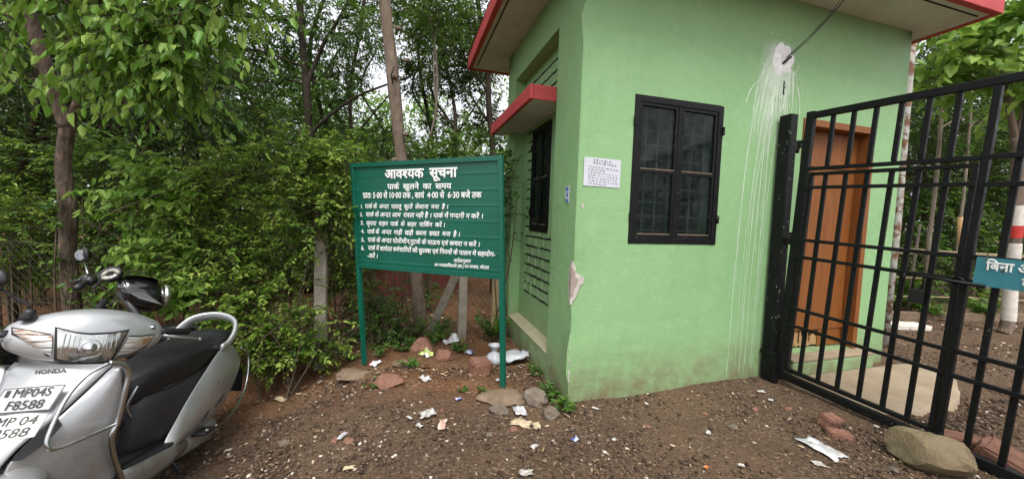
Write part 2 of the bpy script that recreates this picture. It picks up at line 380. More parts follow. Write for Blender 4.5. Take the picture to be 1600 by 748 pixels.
# ---------------------------------------------------------------- ground: one sheet to the horizon
def axis_coords(a, b, step, far, growth=1.22):
    c = list(np.arange(a, b+1e-6, step)); s = step; x = a
    lo = []
    while x > -far: s *= growth; x -= s; lo.append(x)
    s = step; x = b; hi = []
    while x < far: s *= growth; x += s; hi.append(x)
    return np.array(lo[::-1]+c+hi)
gx = axis_coords(-4.5, 5.0, .035, 320); gy = axis_coords(1.0, 6.2, .035, 320)
GX, GY = np.meshgrid(gx, gy)
GZ = gh(GX, GY)
_mic = np.array([mnoise.noise(Vector((x*3.1, y*3.1, 0)))*.6+mnoise.noise(Vector((x*9, y*9, 5)))*.3 for x, y in zip(GX.ravel(), GY.ravel())]).reshape(GX.shape)
GZ = GZ+_mic*.014
nx, ny = len(gx), len(gy)
idx = np.arange(nx*ny).reshape(ny, nx)
q = np.stack([idx[:-1, :-1], idx[:-1, 1:], idx[1:, 1:], idx[1:, :-1]], -1).reshape(-1, 4)
ground = mesh_np('ground', np.stack([GX, GY, GZ], -1), q, M['ground'], smooth=True)
prop(ground, kind='structure')

# ---------------------------------------------------------------- lettering
_gl = {}
def _curve_mesh(ch, bold):
    c = bpy.data.curves.new('glyph', 'FONT'); c.body = ch; c.bevel_depth = bold; c.bevel_resolution = 0; c.resolution_u = 3
    o = bpy.data.objects.new('glyph', c); COL.objects.link(o); bpy.context.view_layer.update()
    ev = o.evaluated_get(bpy.context.evaluated_depsgraph_get()); me = ev.to_mesh()
    v = [(p.co.x, p.co.y, p.co.z) for p in me.vertices]; f = [tuple(p.vertices) for p in me.polygons]
    ev.to_mesh_clear(); bpy.data.objects.remove(o); bpy.data.curves.remove(c)
    return v, f
COMB = set('ँंेैुूृ्ॅ़')
def glyph(ch, bold):
    k = (ch, bold)
    if k not in _gl:
        v, f = _curve_mesh(ch, bold)
        used = {i for q_ in f for i in q_}
        if ch in COMB: adv = 0
        else:
            v2, f2 = _curve_mesh(ch+ch, bold)
            adv = max([p[0] for p in v2] or [0])-max([p[0] for p in v] or [0])
        _gl[k] = (v, f, adv)
    return _gl[k]
def clip_right(v, f, x):
    bm = bmesh.new(); vs = [bm.verts.new(p) for p in v]
    for q_ in f:
        try: bm.faces.new([vs[i] for i in q_])
        except ValueError: pass
    bmesh.ops.bisect_plane(bm, geom=bm.verts[:]+bm.edges[:]+bm.faces[:], plane_co=(x, 0, 0), plane_no=(1, 0, 0), clear_outer=True)
    bm.verts.index_update(); bm.verts.ensure_lookup_table()
    o = [tuple(p.co) for p in bm.verts], [tuple(p.index for p in fc.verts) for fc in bm.faces]; bm.free(); return o
def stroke(pts, w):
    v = []; f = []
    for i, p in enumerate(pts):
        a = Vector(pts[max(0, i-1)]); b = Vector(pts[min(len(pts)-1, i+1)]); t = (b-a).normalized(); n_ = Vector((-t.y, t.x))*w/2
        v += [tuple(Vector(p)+n_), tuple(Vector(p)-n_)]
    for i in range(len(pts)-1): f.append((2*i, 2*i+1, 2*i+3, 2*i+2))
    return v, f
def layout(text, bold=.012, shear=0.0):
    """visual-order Devanagari: ~ halves the consonant before it, ^ puts a reph on it, _ puts the rakar stroke under it"""
    V, F, x, i = [], [], 0.0, 0
    def put(v, f, dx):
        n_ = len(V); V.extend((p[0]+dx+shear*p[1], p[1], p[2] if len(p) > 2 else 0.0) for p in v); F.extend(tuple(k+n_ for k in q_) for q_ in f)
    last = 0
    while i < len(text):
        ch = text[i]; nxt = text[i+1] if i+1 < len(text) else ''
        if ch == ' ': x += .26
        elif ch == '^': put(*stroke([(-.20, .62), (-.27, .70), (-.26, .80), (-.17, .86), (-.07, .83)], .075+bold), x)
        elif ch == '_': put(*stroke([(-.16, .20), (-.30, .10), (-.42, .0)], .075+bold), x)
        else:
            v, f, adv = glyph(ch, bold)
            if nxt == '~':
                cut = .20 if ch not in 'क' else .28
                v, f = clip_right(v, f, adv-cut); put(v, f, x); x += adv-cut-.01; i += 1
            else: put(v, f, x); x += adv
        i += 1
    return V, F, x
def letters(text, fn, mb, bold=.012, shear=0.0):
    """add the text to mb; fn(a, gy) places it, a in 0..1 along the line, gy in glyph heights"""
    V, F, W = layout(text, bold, shear)
    lift = letters.lift
    pts = [fn(a/W, b) for a, b, c in V]
    mb.add([(p[0], p[1]-c[2]*lift, p[2]) for p, c in zip(pts, V)], F)
letters.lift = .05

# ---------------------------------------------------------------- the hut
YAW = .284342
Fv = np.array([math.cos(YAW), math.sin(YAW), 0]); Sv = np.array([-math.sin(YAW), math.cos(YAW), 0])
_v = ray(885, 632); HUT_O = CAM_O + _v*(-HCAM/_v[2])
HUT_M = Matrix.Translation(Vector(HUT_O)) @ Matrix.Rotation(YAW, 4, 'Z')
hut = root('guard_hut', 'pale green plastered guard hut with red edged flat roof and brown door', 'hut', HUT_M)
HW, HD, HT = 3.655, 2.06, 3.46
def wall_sheet(mb, us, zs, holes, place, depth, depths=None):
    """rectangular wall with openings: front sheet, reveals"""
    us = sorted(set(us+[h[0] for h in holes]+[h[1] for h in holes])); zs = sorted(set(zs+[h[2] for h in holes]+[h[3] for h in holes]))
    for a, b in zip(us, us[1:]):
        for c, d in zip(zs, zs[1:]):
            mu, mz = (a+b)/2, (c+d)/2
            if any(h[0] < mu < h[1] and h[2] < mz < h[3] for h in holes): continue
            mb.add([place(a, 0, c), place(b, 0, c), place(b, 0, d), place(a, 0, d)], [(0, 1, 2, 3)])
    for h in holes:
        dd = h[4]
        a, b, c, d = h[:4]
        for p0, p1 in (((a, c), (b, c)), ((b, c), (b, d)), ((b, d), (a, d)), ((a, d), (a, c))):
            mb.add([place(p0[0], 0, p0[1]), place(p1[0], 0, p1[1]), place(p1[0], dd, p1[1]), place(p0[0], dd, p0[1])], [(0, 1, 2, 3)])
WIN = (.485, 1.335, 1.285, 2.437)        # front window
DOOR = (2.275, 3.225, .235, 2.447)
REC = (.45, 1.74, .245, 3.085)           # recess in the side wall
SWIN = (.86, 1.40, 1.32, 2.42)           # window in the recess
mb = MB()
ZC = sorted(set([round(float(z), 4) for z in np.linspace(-.35, HT, 16)]+[h[i] for h in (WIN, DOOR, REC) for i in (2, 3)]))
def zcut(n): return list(ZC)
wall_sheet(mb, list(np.linspace(0, HW, 16)), zcut(16), [WIN+(.2,), DOOR+(.2,)], lambda u, d, z: (u, d, z), .2)
wall_sheet(mb, list(np.linspace(0, HD, 9)), zcut(16), [REC+(.13,)], lambda u, d, z: (d, u, z), .13)
wall_sheet(mb, [REC[0], REC[1]], [REC[2], REC[3]], [SWIN+(.1,)], lambda u, d, z: (.13+d, u, z), .1)
mb.add([(HW, 0, -.35), (HW, HD, -.35), (HW, HD, HT), (HW, 0, HT)], [(0, 1, 2, 3)])
mb.add([(0, HD, -.35), (HW, HD, -.35), (HW, HD, HT), (0, HD, HT)], [(0, 1, 2, 3)])
bm_wall = mb
w = mb.build('wall', M['wall'], hut)
_bm = bmesh.new(); _bm.from_mesh(w.data); bmesh.ops.remove_doubles(_bm, verts=_bm.verts, dist=1e-4)
ce = [e for e in _bm.edges if all(abs(v_.co.x) < 1e-4 and abs(v_.co.y) < 1e-4 for v_ in e.verts)] + [e for e in _bm.edges if all(abs(v_.co.x) < 1e-4 and abs(v_.co.y-REC[0]) < 1e-4 and REC[2]-.01 < v_.co.z < REC[3]+.01 for v_ in e.verts)]
bmesh.ops.bevel(_bm, geom=ce, offset=.016, segments=3, affect='EDGES', profile=.5)
for v_ in _bm.verts:
    if .05 < v_.co.z < HT-.02 and v_.co.x < .4 and v_.co.y < .43:
        k = mnoise.noise(Vector((v_.co.x*3, v_.co.y*3, v_.co.z*2.2)))*.006
        if v_.co.x < .03: v_.co.x += k
        if v_.co.y < .03: v_.co.y += k
_bm.to_mesh(w.data); _bm.free()
for p in w.data.polygons: p.use_smooth = True
w.data.set_sharp_from_angle(angle=R(40))
# dim room behind the openings
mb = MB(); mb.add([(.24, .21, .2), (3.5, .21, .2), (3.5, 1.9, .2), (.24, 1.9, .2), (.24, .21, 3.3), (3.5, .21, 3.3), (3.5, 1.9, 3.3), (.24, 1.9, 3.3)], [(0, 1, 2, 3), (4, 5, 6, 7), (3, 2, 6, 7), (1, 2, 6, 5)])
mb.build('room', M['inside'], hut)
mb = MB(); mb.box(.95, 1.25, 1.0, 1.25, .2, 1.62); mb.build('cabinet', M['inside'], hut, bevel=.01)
# roof
mb = MB(); mb.box(-.40, 3.91, -.42, 2.5, HT, HT+.15); roof = mb.build('roof', M['soffit'], hut)
mb = MB()
X0, X1, Y0, Y1 = -.455, 3.955, -.475, 2.555; z0, z1 = HT-.012, HT+.172
for a in ((X0, X1, Y0, Y0+.053), (X0, X1, Y1-.053, Y1), (X0, X0+.053, Y0+.053, Y1-.053), (X1-.053, X1, Y0+.053, Y1-.053)): mb.box(a[0], a[1], a[2], a[3], z0, z1)
fas = mb.build('fascia', M['red'], roof, bevel=.006, label='red painted roof edge')
mb = MB()
for a in ((-.36, -.345, -.37, 2.4), (-.34, 3.84, -.37, -.355)): mb.box(a[0], a[1], a[2], a[3], HT-.003, HT+.01)
mb.build('drip_groove_shade', M['joint'], roof)  # dark strips on the soffit stand in for the shaded groove
# sunshade over the side window
mb = MB(); mb.box(-.205, .125, .46, 1.92, 2.475, 2.56); sh = mb.build('sunshade', M['soffit'], hut)
mb = MB(); mb.box(-.245, -.207, .445, 1.95, 2.46, 2.585); mb.box(-.205, -.003, .445, .458, 2.46, 2.585); mb.box(-.205, .12, .46, 1.92, 2.562, 2.58)
mb.build('fascia', M['red'], sh, bevel=.006)
# recess: dark strips standing in for the shade inside open brick joints
mb = MB(); mp = MB()
zz = [.60+.108*i for i in range(23)]
for i, z in enumerate(zz):
    segs = [(REC[0]+.0, REC[1]-.2)]
    if SWIN[2]-.02 < z < SWIN[3]+.02: segs = [(SWIN[1]+.03, SWIN[1]+.16)]
    if 2.44 < z < 2.60: continue
    for a, b in segs:
        n_ = max(1, int((b-a)/.22)); e = np.linspace(a, b, n_*4+1)
        for a1, b1 in zip(e, e[1:]):
            if random.random() < .06: continue
            h = random.uniform(.006, .011); zj = z+random.uniform(-.004, .004)+.02*0
            mb.box(.126, .131, a1, b1+.001, zj-h, zj+h)
    for a, b in segs:
        if b-a < .3: continue
        y = a+(.06 if i % 2 else .17)
        while y < b:
            mp.box(.1265, .131, y-.005, y+.005, z+.014, z+.094); y += .225
mb.build('brick_joint', M['joint'], hut); mp.build('brick_joint', M['jointpale'], hut)
mb = MB(); mb.grid([[(-.004+.136*t_, y, .247+.028*t_+.006*mnoise.noise(Vector((t_*9, y*9, 0)))) for t_ in np.linspace(0, 1, 5)] for y in np.linspace(REC[0]+.004, REC[1]-.004, 30)])
mb.build('sill', M['sill'], hut, smooth=True)
# windows
def window(par, u0, u1, z0, z1, P, name='window'):
    """P(u, d, z): d = depth into the wall, the frame stands a little proud"""
    f = MB(); fr = .040
    def bx(m_, a, b, d0, d1, c, e): m_.box(a, b, d0, d1, c, e, fn=lambda u, d, z: P(u, d, z))
    bx(f, u0-.01, u0+fr, -.006, .05, z0-.01, z1+.012); bx(f, u1-fr, u1+.012, -.006, .05, z0-.01, z1+.012)
    bx(f, u0+fr, u1-fr, -.006, .05, z1-fr, z1+.012); bx(f, u0+fr, u1-fr, -.006, .05, z0-.01, z0+fr)
    um = (u0+u1)/2; bx(f, um-.014, um+.014, -.004, .05, z0+fr, z1-fr)
    wf = f.build('window', M['winframe'], par, bevel=.004)
    zm = z0+.5*(z1-z0)
    for a, b in ((u0+fr, um-.014), (um+.014, u1-fr)):
        s_ = MB(); k = .027
        bx(s_, a+.002, a+k, -.001, .028, z0+fr+.002, z1-fr-.002); bx(s_, b-k, b-.002, -.001, .028, z0+fr+.002, z1-fr-.002)
        bx(s_, a+k, b-k, -.001, .028, z1-fr-k, z1-fr-.002); bx(s_, a+k, b-k, -.001, .028, z0+fr+.002, z0+fr+k); bx(s_, a+k, b-k, -.0005, .028, zm-.014, zm+.014)
        s_.build('sash', M['sash'], wf, bevel=.003)
        for c, e in ((z0+fr+k, zm-.014), (zm+.014, z1-fr-k)):
            g = MB(); bx(g, a+k-.004, b-k+.004, .012, .016, c-.004, e+.004); g.build('pane', M['pane'], wf)
            l = MB(); bx(l, a+k, b-k, -.001, .011, c, c+.008); l.build('putty', M['dust'], wf)
    for uu in (u0-.012, u1+.002):
        for zc in (z0+.18*(z1-z0), z0+.83*(z1-z0)):
            h = MB(); bx(h, uu-.004, uu+.014, -.024, -.004, zc-.035, zc+.035); h.build('hinge', M['gatepost'], wf, bevel=.003)
    g = MB()
    for uu in np.linspace(u0+.07, u1-.07, 7): bx(g, uu-.006, uu+.006, .11, .122, z0+.001, z1-.001)
    for zc in np.linspace(z0+.1, z1-.1, 9): bx(g, u0+.001, u1-.001, .123, .131, zc-.006, zc+.006)
    g.build('grille', M['grille'], wf)
    return wf
window(hut, *WIN, lambda u, d, z: (u, d, z))
window(hut, *SWIN, lambda u, d, z: (.125+d*.75, u, z))
mb = MB()
zs_ = np.linspace(1.29, 2.43, 60)
# door: frame, leaf, step
mb = MB(); a, b, c, d = DOOR; fw = .055
mb.box(a-.008, a+fw, -.012, .10, c, d+.01); mb.box(b-fw, b+.008, -.012, .10, c, d+.01); mb.box(a+fw, b-fw, -.012, .10, d-fw, d+.01)
dr = mb.build('door_frame', M['door'], hut, bevel=.004)
mb = MB(); n_ = 5; e = np.linspace(a+fw+.003, b-fw-.003, n_+1)
for i in range(n_):
    zb = c+.012 if i not in (1, 2) else c+.18
    mb.box(e[i]+.0004, e[i+1]-.0004, .10, .135, zb, d-fw-.004)
leaf = mb.build('door', M['door'], hut)
mb = MB()
for i in (1, 2):
    for k in range(7):
        x = e[i]+(e[i+1]-e[i])*(k+.5)/7; hh = random.uniform(.03, .17)
        mb.box(x-.011, x+.011, .108, .125, c+.012+random.uniform(0, .02), c+.012+hh)
mb.build('broken_board', M['rawwood'], leaf)
for z_ in (c+.19, d-.4):
    mb = MB(); mb.box(e[0], e[-1], .088, .099, z_, z_+.06); mb.build('batten', M['door'], leaf)
mb = MB(); mb.rev((a+fw+.06, .085, 1.2), (0, -1, 0), [(.0, -.01), (.018, -.01), (.018, .02), (0, .02)], 12); mb.build('handle', M['padlock'], leaf)
mb = MB(); mb.box(2.2, 3.30, -.13, -.002, -.1, .2, fn=lambda x, y, z: (x, y, z))
st = mb.build('step', M['wall'], hut, bevel=.012)
mb = MB(); mb.box(2.198, 3.302, -.132, .098, .202, .23); mb.build('step_top', M['concrete'], hut, bevel=.006)
# plaster patch with paint runs, corner chip
def patch(cx, cz, rx, rz, seed, y, n=40, rough=.35):
    pts = []
    for k in range(n):
        a_ = 2*PI*k/n; r_ = 1+rough*mnoise.noise(Vector((math.cos(a_)*1.7+seed, math.sin(a_)*1.7, seed*2)))+.18*mnoise.noise(Vector((math.cos(a_)*6+seed, math.sin(a_)*6, seed)))
        pts.append((cx+rx*r_*math.cos(a_), cz+rz*r_*math.sin(a_)))
    return pts
def plate(mb, pts, y0, y1, P):
    n = len(pts); v = [P(p[0], y0, p[1]) for p in pts]+[P(p[0], y1, p[1]) for p in pts]
    cx_, cz_ = sum(p[0] for p in pts)/n, sum(p[1] for p in pts)/n; v.append(P(cx_, y1, cz_))
    mb.add(v, [(n+k, n+(k+1) % n, 2*n) for k in range(n)]+[(k, (k+1) % n, n+(k+1) % n, n+k) for k in range(n)])
mb = MB(); pp = patch(1.95, 2.93, .125, .14, 3, 0)
mb.add([(1.95, -.022, 2.94)]+[(1.95+(x-1.95)*.55, -.02, 2.93+(z-2.93)*.55) for x, z in pp]+[(x, -.002, z) for x, z in pp],
       [(0, 1+k, 1+(k+1) % 40) for k in range(40)]+[(1+k, 41+k, 41+(k+1) % 40, 1+(k+1) % 40) for k in range(40)])
mb.build('plaster_patch', M['plaster'], hut, smooth=True)
mb = MB()
rr = random.Random(5)
for k in range(150):
    long_ = k < 13
    x0 = 1.95+rr.gauss(0, .085 if long_ else .07); z0 = 2.93-abs(x0-1.95)*.5+rr.uniform(-.10, .10)
    fan = (x0-1.95)
    if long_:
        x1 = [1.575, 1.60, 1.655, 1.70, 1.715, 1.77, 1.80, 1.845, 1.865, 1.88, 1.83, 1.74, 1.79][k]; zt = [.06, .9, .05, .5, .07, .06, 1.2, .12, .05, .7, 1.5, 1.4, 1.9][k]
    else:
        x1 = x0+fan*.6-rr.uniform(.0, .09); zt = z0-abs(rr.gauss(.1, .28))-.06
    if x1 > 1.905 and zt < 2.42: zt = 2.45
    wd = rr.uniform(.0016, .0032) if long_ else rr.uniform(.0014, .0058)
    prev = None; N_ = 30; ph = rr.uniform(0, 9)
    for i in range(N_+1):
        t_ = i/N_; z = z0+(zt-z0)*t_
        x = x1+(x0-x1)*math.exp(-t_*(5 if long_ else 2.5))+.006*mnoise.noise(Vector((ph, z*3, 1)))+.002*mnoise.noise(Vector((ph, z*17, 1)))
        br = 1+.9*mnoise.noise(Vector((ph, z*11, 3)))
        w_ = max(.0003, wd*(1.2-.55*t_)*br); yy = -.0016-.0000104*k
        if i == N_: w_ = .0003
        cur = [(x-w_, yy, z), (x+w_, yy, z)]
        if prev: mb.add(prev+cur, [(0, 1, 3, 2)])
        prev = cur
for k in range(160):
    x = 1.94+rr.gauss(0, .10); z = 2.93+rr.gauss(0, .12); s_ = rr.uniform(.0015, .006); yy = -.0034-.00001*k
    mb.add([(x-s_, yy, z), (x, yy, z-s_*2.2), (x+s_*.8, yy, z), (x, yy, z+s_)], [(0, 1, 2, 3)])
mb.build('paint_run', M['drip'], hut)
mb = MB(); m2 = MB()
front = [(-.012, 1.135), (.016, 1.10), (.03, 1.05), (.07, 1.02), (.098, 1.01), (.092, .965), (.066, .935), (.05, .89), (.024, .84), (-.012, .80)]
side = [(-.010, 1.135), (.026, 1.10), (.03, 1.04), (.042, .97), (.036, .89), (.02, .83), (-.010, .80)]
plate(mb, front, .006, -.011, lambda u, d, z: (u, d, z)); plate(mb, side, .006, -.011, lambda u, d, z: (d, u, z))
mb.build('corner_chip', M['chipplaster'], hut)
inn = [(-.012, 1.09), (.012, 1.06), (.024, 1.015), (.046, .995), (.04, .96), (.022, .925), (.006, .87), (-.012, .86)]
plate(m2, inn, .004, -.0135, lambda u, d, z: (u, d, z)); plate(m2, [(-.012, 1.09), (.016, 1.05), (.028, .97), (.02, .90), (-.012, .86)], .004, -.0135, lambda u, d, z: (d, u, z))
m2.build('corner_chip', M['mortar'], hut, label='bare mortar where the corner broke away')
mb = MB()
for k in range(16):
    z = rr.uniform(.08, .62); s_ = rr.uniform(.003, .009)
    plate(mb, patch(.008, z, s_*.8, s_*1.5, k+20, 0, 9), .006, -.003-.00015*k, lambda u, d, zz_: (u, d, zz_))
plate(mb, patch(.06, 1.56, .010, .022, 55, 0, 12), .004, -.004, lambda u, d, z: (u, d, z))
mb.build('paint_chip', M['chipplaster'], hut)
mb = MB(); mb.box(1.985, 2.0, -.0045, .0, 2.64, 2.75); mb.box(1.985, 2.01, -.0045, .0, 2.632, 2.64); mb.box(2.0, 2.012, -.0045, 0, 2.69, 2.698); mb.build('cable_stub', M['joint'], hut)

# paper notice, sticker, cable
def hutpt(u, d, z): return HUT_M @ Vector((u, d, z))
t = prop(None or root('paper_notice', 'white printed paper notice pasted beside the front window', 'notice', HUT_M @ Matrix.Translation((.215, -.003, 1.82))))
mb = MB(); mb.grid([[(x, -.002-.003*abs(mnoise.noise(Vector((x*9, z*9, 4)))), z+.012*(-x*.6)) for x in np.linspace(-.158, .158, 8)] for z in np.linspace(-.108, .108, 6)])
mb.build('sheet', M['paper'], t, smooth=True)
mb = MB(); rr = random.Random(9)
def pz(x, z): return (x, -.0062, z-.0072*x/.1)
for row in range(9):
    z = .088-.021*row-(.012 if row > 1 else 0); x = -.12 if row > 1 else -.08; xe = .08 if row < 1 else (.12 if row not in (3, 8) else .03)
    while x < xe:
        l = rr.uniform(.008, .024); h = .0028 if row > 1 else .0042
        for k in range(max(1, int(l/.006))):
            xa = x+k*.006; hh = h*rr.uniform(.7, 1.3)
            mb.add([pz(xa, z-hh), pz(xa+.0045, z-hh), pz(xa+.0045, z+hh), pz(xa, z+hh)], [(0, 1, 2, 3)])
        x += l+.007
mb.build('print', M['ink'], t)
t = root('torn_sticker', 'small torn blue and white sticker on the side of the hut corner', 'sticker', HUT_M @ Matrix.Translation((-.003, .14, 1.65)))
mb = MB(); plate(mb, [(-.035, -.065), (.033, -.06), (.036, .02), (.03, .062), (-.03, .068), (-.037, .01)], .0, -.003, lambda u, d, z: (d, u, z)); mb.build('sheet', M['paper'], t)
mb = MB(); plate(mb, [(-.03, -.06), (.03, -.056), (.03, -.035), (-.03, -.038)], -.0032, -.0042, lambda u, d, z: (d, u, z)); plate(mb, [(-.02, .03), (.028, .026), (.026, .055), (-.022, .058)], -.0032, -.0042, lambda u, d, z: (d, u, z))
plate(mb, [(-.02, -.02), (.012, -.02), (.012, .012), (-.02, .014)], -.0032, -.0042, lambda u, d, z: (d, u, z))
mb.build('print', simple('sticker_blue', (.06, .18, .42, 1), .5), t)
t = root('electric_cable', 'pair of thin black cables running from the plaster patch up to the roof', 'cable', HUT_M @ Matrix.Translation((1.96, -.02, 2.93)))
for k, (dx, sag) in enumerate(((0, .10), (.02, .05), (-.012, .075))):
    mb = MB(); pts = []
    for i in range(21):
        s_ = i/20; pts.append((dx+(.36+.03*k)*s_, -.02-.22*s_-.03*math.sin(PI*s_), .56*s_-sag*math.sin(PI*s_)*.2))
    mb.tube(pts, .003, 6); mb.build('cable', M['cable'], t, smooth=True)
mb = MB(); mb.tube([(-.03, -.012, -.045), (.03, -.03, .01)], .011, 8); mb.build('connector', M['cable'], t, smooth=True)

# ---------------------------------------------------------------- gate post and gate
def hl(x, y, z): return (x, y, z)
t = root('gate_post', 'square black gate post flecked with white paint standing against the green wall', 'post', HUT_M @ Matrix.Translation((1.985, -.085, .03)))
mb = MB(); mb.box(-.042, .042, -.045, .06, -.2, 2.40); mb.build('shaft', M['gatepost'], t, bevel=.006)
mb = MB(); mb.box(-.055, .07, -.065, .07, .26, .30); mb.box(-.05, .0, -.08, -.046, -.1, .26); mb.build('foot_plate', M['gatepost'], t, bevel=.006)
for zc in (.55, 1.32, 2.13):
    mb = MB(); mb.box(.042, .11, -.03, .02, zc-.035, zc+.035); mb.rev((.10, -.01, zc), (0, 0, 1), [(0, -.055), (.017, -.055), (.017, .055), (0, .055)], 10); mb.build('hinge', M['gatepost'], t, bevel=.004)
hp = HUT_O+1.99*Fv-.09*Sv
GA = R(20.5); gdir = np.array([math.sin(GA), -math.cos(GA), 0])
GM = Matrix.Translation(Vector((hp[0], hp[1], 0))) @ Matrix.Rotation(math.atan2(gdir[1], gdir[0]), 4, 'Z') @ Matrix.Rotation(R(2.4), 4, 'Y')
gate = root('bar_gate', 'black steel bar gate with a wicket standing open beside the hut', 'gate', GM)
GL = 2.3
mb = MB(); mb.box(.035, .095, -.022, .022, .10, 2.42); mb.box(GL-.06, GL, -.022, .022, .10, 2.42); mb.box(.095, GL-.06, -.02, .02, 2.36, 2.412)
mb.build('frame', M['gate'], gate, bevel=.005)
mb = MB(); mb.box(.095, GL-.06, -.024, .024, .115, .175); mb.build('bottom_rail', M['gate'], gate, bevel=.005)
mb = MB(); mb.box(1.03, 1.062, -.02, .02, .178, 2.358); mb.build('stile', M['gate'], gate, bevel=.004)
ubars = [.225, .36, .492, .628, .765, .895]
for u in ubars:      # bars of the panel above the wicket
    mb = MB(); mb.box(u-.014, u+.014, -.012, .012, 1.962, 2.358); mb.build('bar', M['gate'], gate, bevel=.003)
for u in [1.165, 1.30, 1.435, 1.57, 1.70, 1.835, 1.97, 2.1]:
    mb = MB(); mb.box(u-.014, u+.014, -.012, .012, .178, 2.358); mb.build('bar', M['gate'], gate, bevel=.003)
mb = MB(); mb.box(.097, 1.028, -.02, .016, 1.932, 1.960); mb.box(1.064, GL-.062, -.036, -.013, 1.932, 1.962); mb.build('rail', M['gate'], gate, bevel=.003)
for zc in (1.786, 1.355, 1.205, .765, .612):
    mb = MB(); mb.box(1.064, GL-.062, -.036, -.013, zc-.014, zc+.014); mb.build('rail', M['gate'], gate, bevel=.003)
wk = MB(); wk.box(.108, .134, -.018, .018, .20, 1.915); wk.box(1.0, 1.022, -.018, .018, .20, 1.915); wk.box(.134, 1.0, -.018, .018, 1.889, 1.915); wk.box(.134, 1.0, -.018, .018, .20, .228)
wicket = wk.build('wicket', M['gate'], gate, bevel=.004)
for u in ubars:
    mb = MB(); mb.box(u-.014, u+.014, -.011, .011, .229, 1.888); mb.build('bar', M['gate'], wicket, bevel=.003)
for zc in (1.790, 1.352, 1.206, .762, .612):
    mb = MB(); mb.box(.100, 1.026, -.037, -.0185, zc-.013, zc+.013); mb.build('rail', M['gate'], wicket, bevel=.003)
mb = MB(); mb.tube([(.70, -.05, 1.206), (1.14, -.05, 1.19)], .011, 10); mb.tube([(.80, -.05, 1.2), (.80, -.075, 1.2), (.80, -.08, 1.15)], .008, 8); mb.build('latch_bolt', M['gate'], wicket, smooth=True)
mb = MB(); mb.tube([(1.03+.03*math.cos(a_), -.05, 1.193+.03*math.sin(a_)) for a_ in np.linspace(0, 2*PI, 15)[:-1]], .006, 6, closed=True); mb.build('latch_ring', M['gate'], gate, smooth=True)
for zc in (.55, 1.33, 2.16):
    mb = MB(); mb.box(-.005, .036, -.03, .015, zc-.03, zc+.03); mb.build('hinge', M['gatepost'], gate, bevel=.004)
t = root('padlock', 'dark padlock hanging from the latch bolt of the wicket', 'padlock', GM @ Matrix.Translation((.86, -.045, 1.09)))
mb = MB(); mb.box(-.036, .036, -.014, .014, -.075, .02); mb.build('body', M['padlock'], t, bevel=.008)
mb = MB(); mb.tube([(-.024, 0, .018), (-.024, 0, .09), (-.012, 0, .115), (.012, 0, .115), (.024, 0, .09), (.024, 0, .018)], .006, 8); mb.build('shackle', M['padlock'], t, smooth=True)
t = root('enamel_sign', 'rusty edged blue enamel sign with white lettering wired to the gate', 'sign', GM @ Matrix.Translation((1.10, -.045, 1.275)))
mb = MB(); mb.grid([[(x, -.002-.006*math.sin(x*9)*.4, z+.012*math.sin(x*2)) for x in np.linspace(-.01, .62, 12)] for z in np.linspace(-.085, .085, 5)]); mb.build('plate', M['bluesign'], t, solid=.003)
mb = MB()
def sgn(x0, x1, zb, h): return lambda a_, g_: (x0+(x1-x0)*a_, -.0075-.006*math.sin((x0+(x1-x0)*a_)*9)*.4, zb+g_/.622*h+.012*math.sin((x0+(x1-x0)*a_)*2))
letters('िबना अनुमित प_वेश', sgn(.03, .43, .014, .044), mb, .03)
letters('विज^त', sgn(.165, .31, -.062, .044), mb, .03)
mb.build('lettering', M['letter'], t)
mb = MB(); mb.tube([(.03, -.012, .07), (.02, .015, .11), (.04, .02, .05), (.03, -.012, .07)], .0025, 5); mb.build('tie_wire', M['wire'], t)

# ---------------------------------------------------------------- the notice board on its two posts
_v = ray(790, 613); RB = CAM_O+_v*(-HCAM/_v[2]); _v = ray(567.5, 562); LB = CAM_O+_v*((-.05-HCAM)/_v[2])
ev = RB-LB; ev[2] = 0; ev /= np.linalg.norm(ev); nv = np.array([ev[1], -ev[0], 0])
SM = Matrix(((ev[0], -nv[0], 0, RB[0]), (ev[1], -nv[1], 0, RB[1]), (0, 0, 1, 0), (0, 0, 0, 1)))
def onboard(px, py):
    v = ray(px, py); p = CAM_O+v*(np.dot(RB-CAM_O, nv)/np.dot(v, nv)); return float((p-RB)@ev), float(p[2])
board = root('notice_board', 'dark green metal notice board with white hand painted rules on two thin posts', 'notice board', SM)
TL, TR, BL, BR = (-1.825, 1.943), (-.098, 1.952), (-1.73, .892), (-.046, .940)
def bil(s, t_):
    a_ = np.array(TL)*(1-s)+np.array(TR)*s; b_ = np.array(BL)*(1-s)+np.array(BR)*s; return a_*(1-t_)+b_*t_
mb = MB(); rows = []
for i in range(61):
    t_ = i/60; y = .012-.0018*(1 if i % 8 == 0 else 0)
    rows.append([(bil(s, t_)[0], y, bil(s, t_)[1]) for s in np.linspace(.015, .985, 6)])
mb.grid(rows); mb.build('panel', M['signgreen'], board, solid=.003)
mb = MB()
def bar4(p, q, wd, y0, y1):
    p = np.array(p); q = np.array(q); d_ = (q-p)/np.linalg.norm(q-p); n_ = np.array([-d_[1], d_[0]])*wd
    c_ = [p, q, q+n_, p+n_]; mb.add([(c[0], y, c[1]) for y in (y0, y1) for c in c_], [(0, 1, 2, 3), (4, 5, 6, 7), (0, 1, 5, 4), (1, 2, 6, 5), (2, 3, 7, 6), (3, 0, 4, 7)])
bar4(TR, TL, .042, -.006, .008); mb.build('frame', M['signgreen'], board, bevel=.002)
mb = MB(); bar4(BL, BR, .042, -.006, .008); mb.build('frame', M['signgreen'], board, bevel=.002)
mb = MB(); bar4((.0, -.15), TR, .042, -.009, .030); mb.build('post', M['signgreen'], board, bevel=.003)
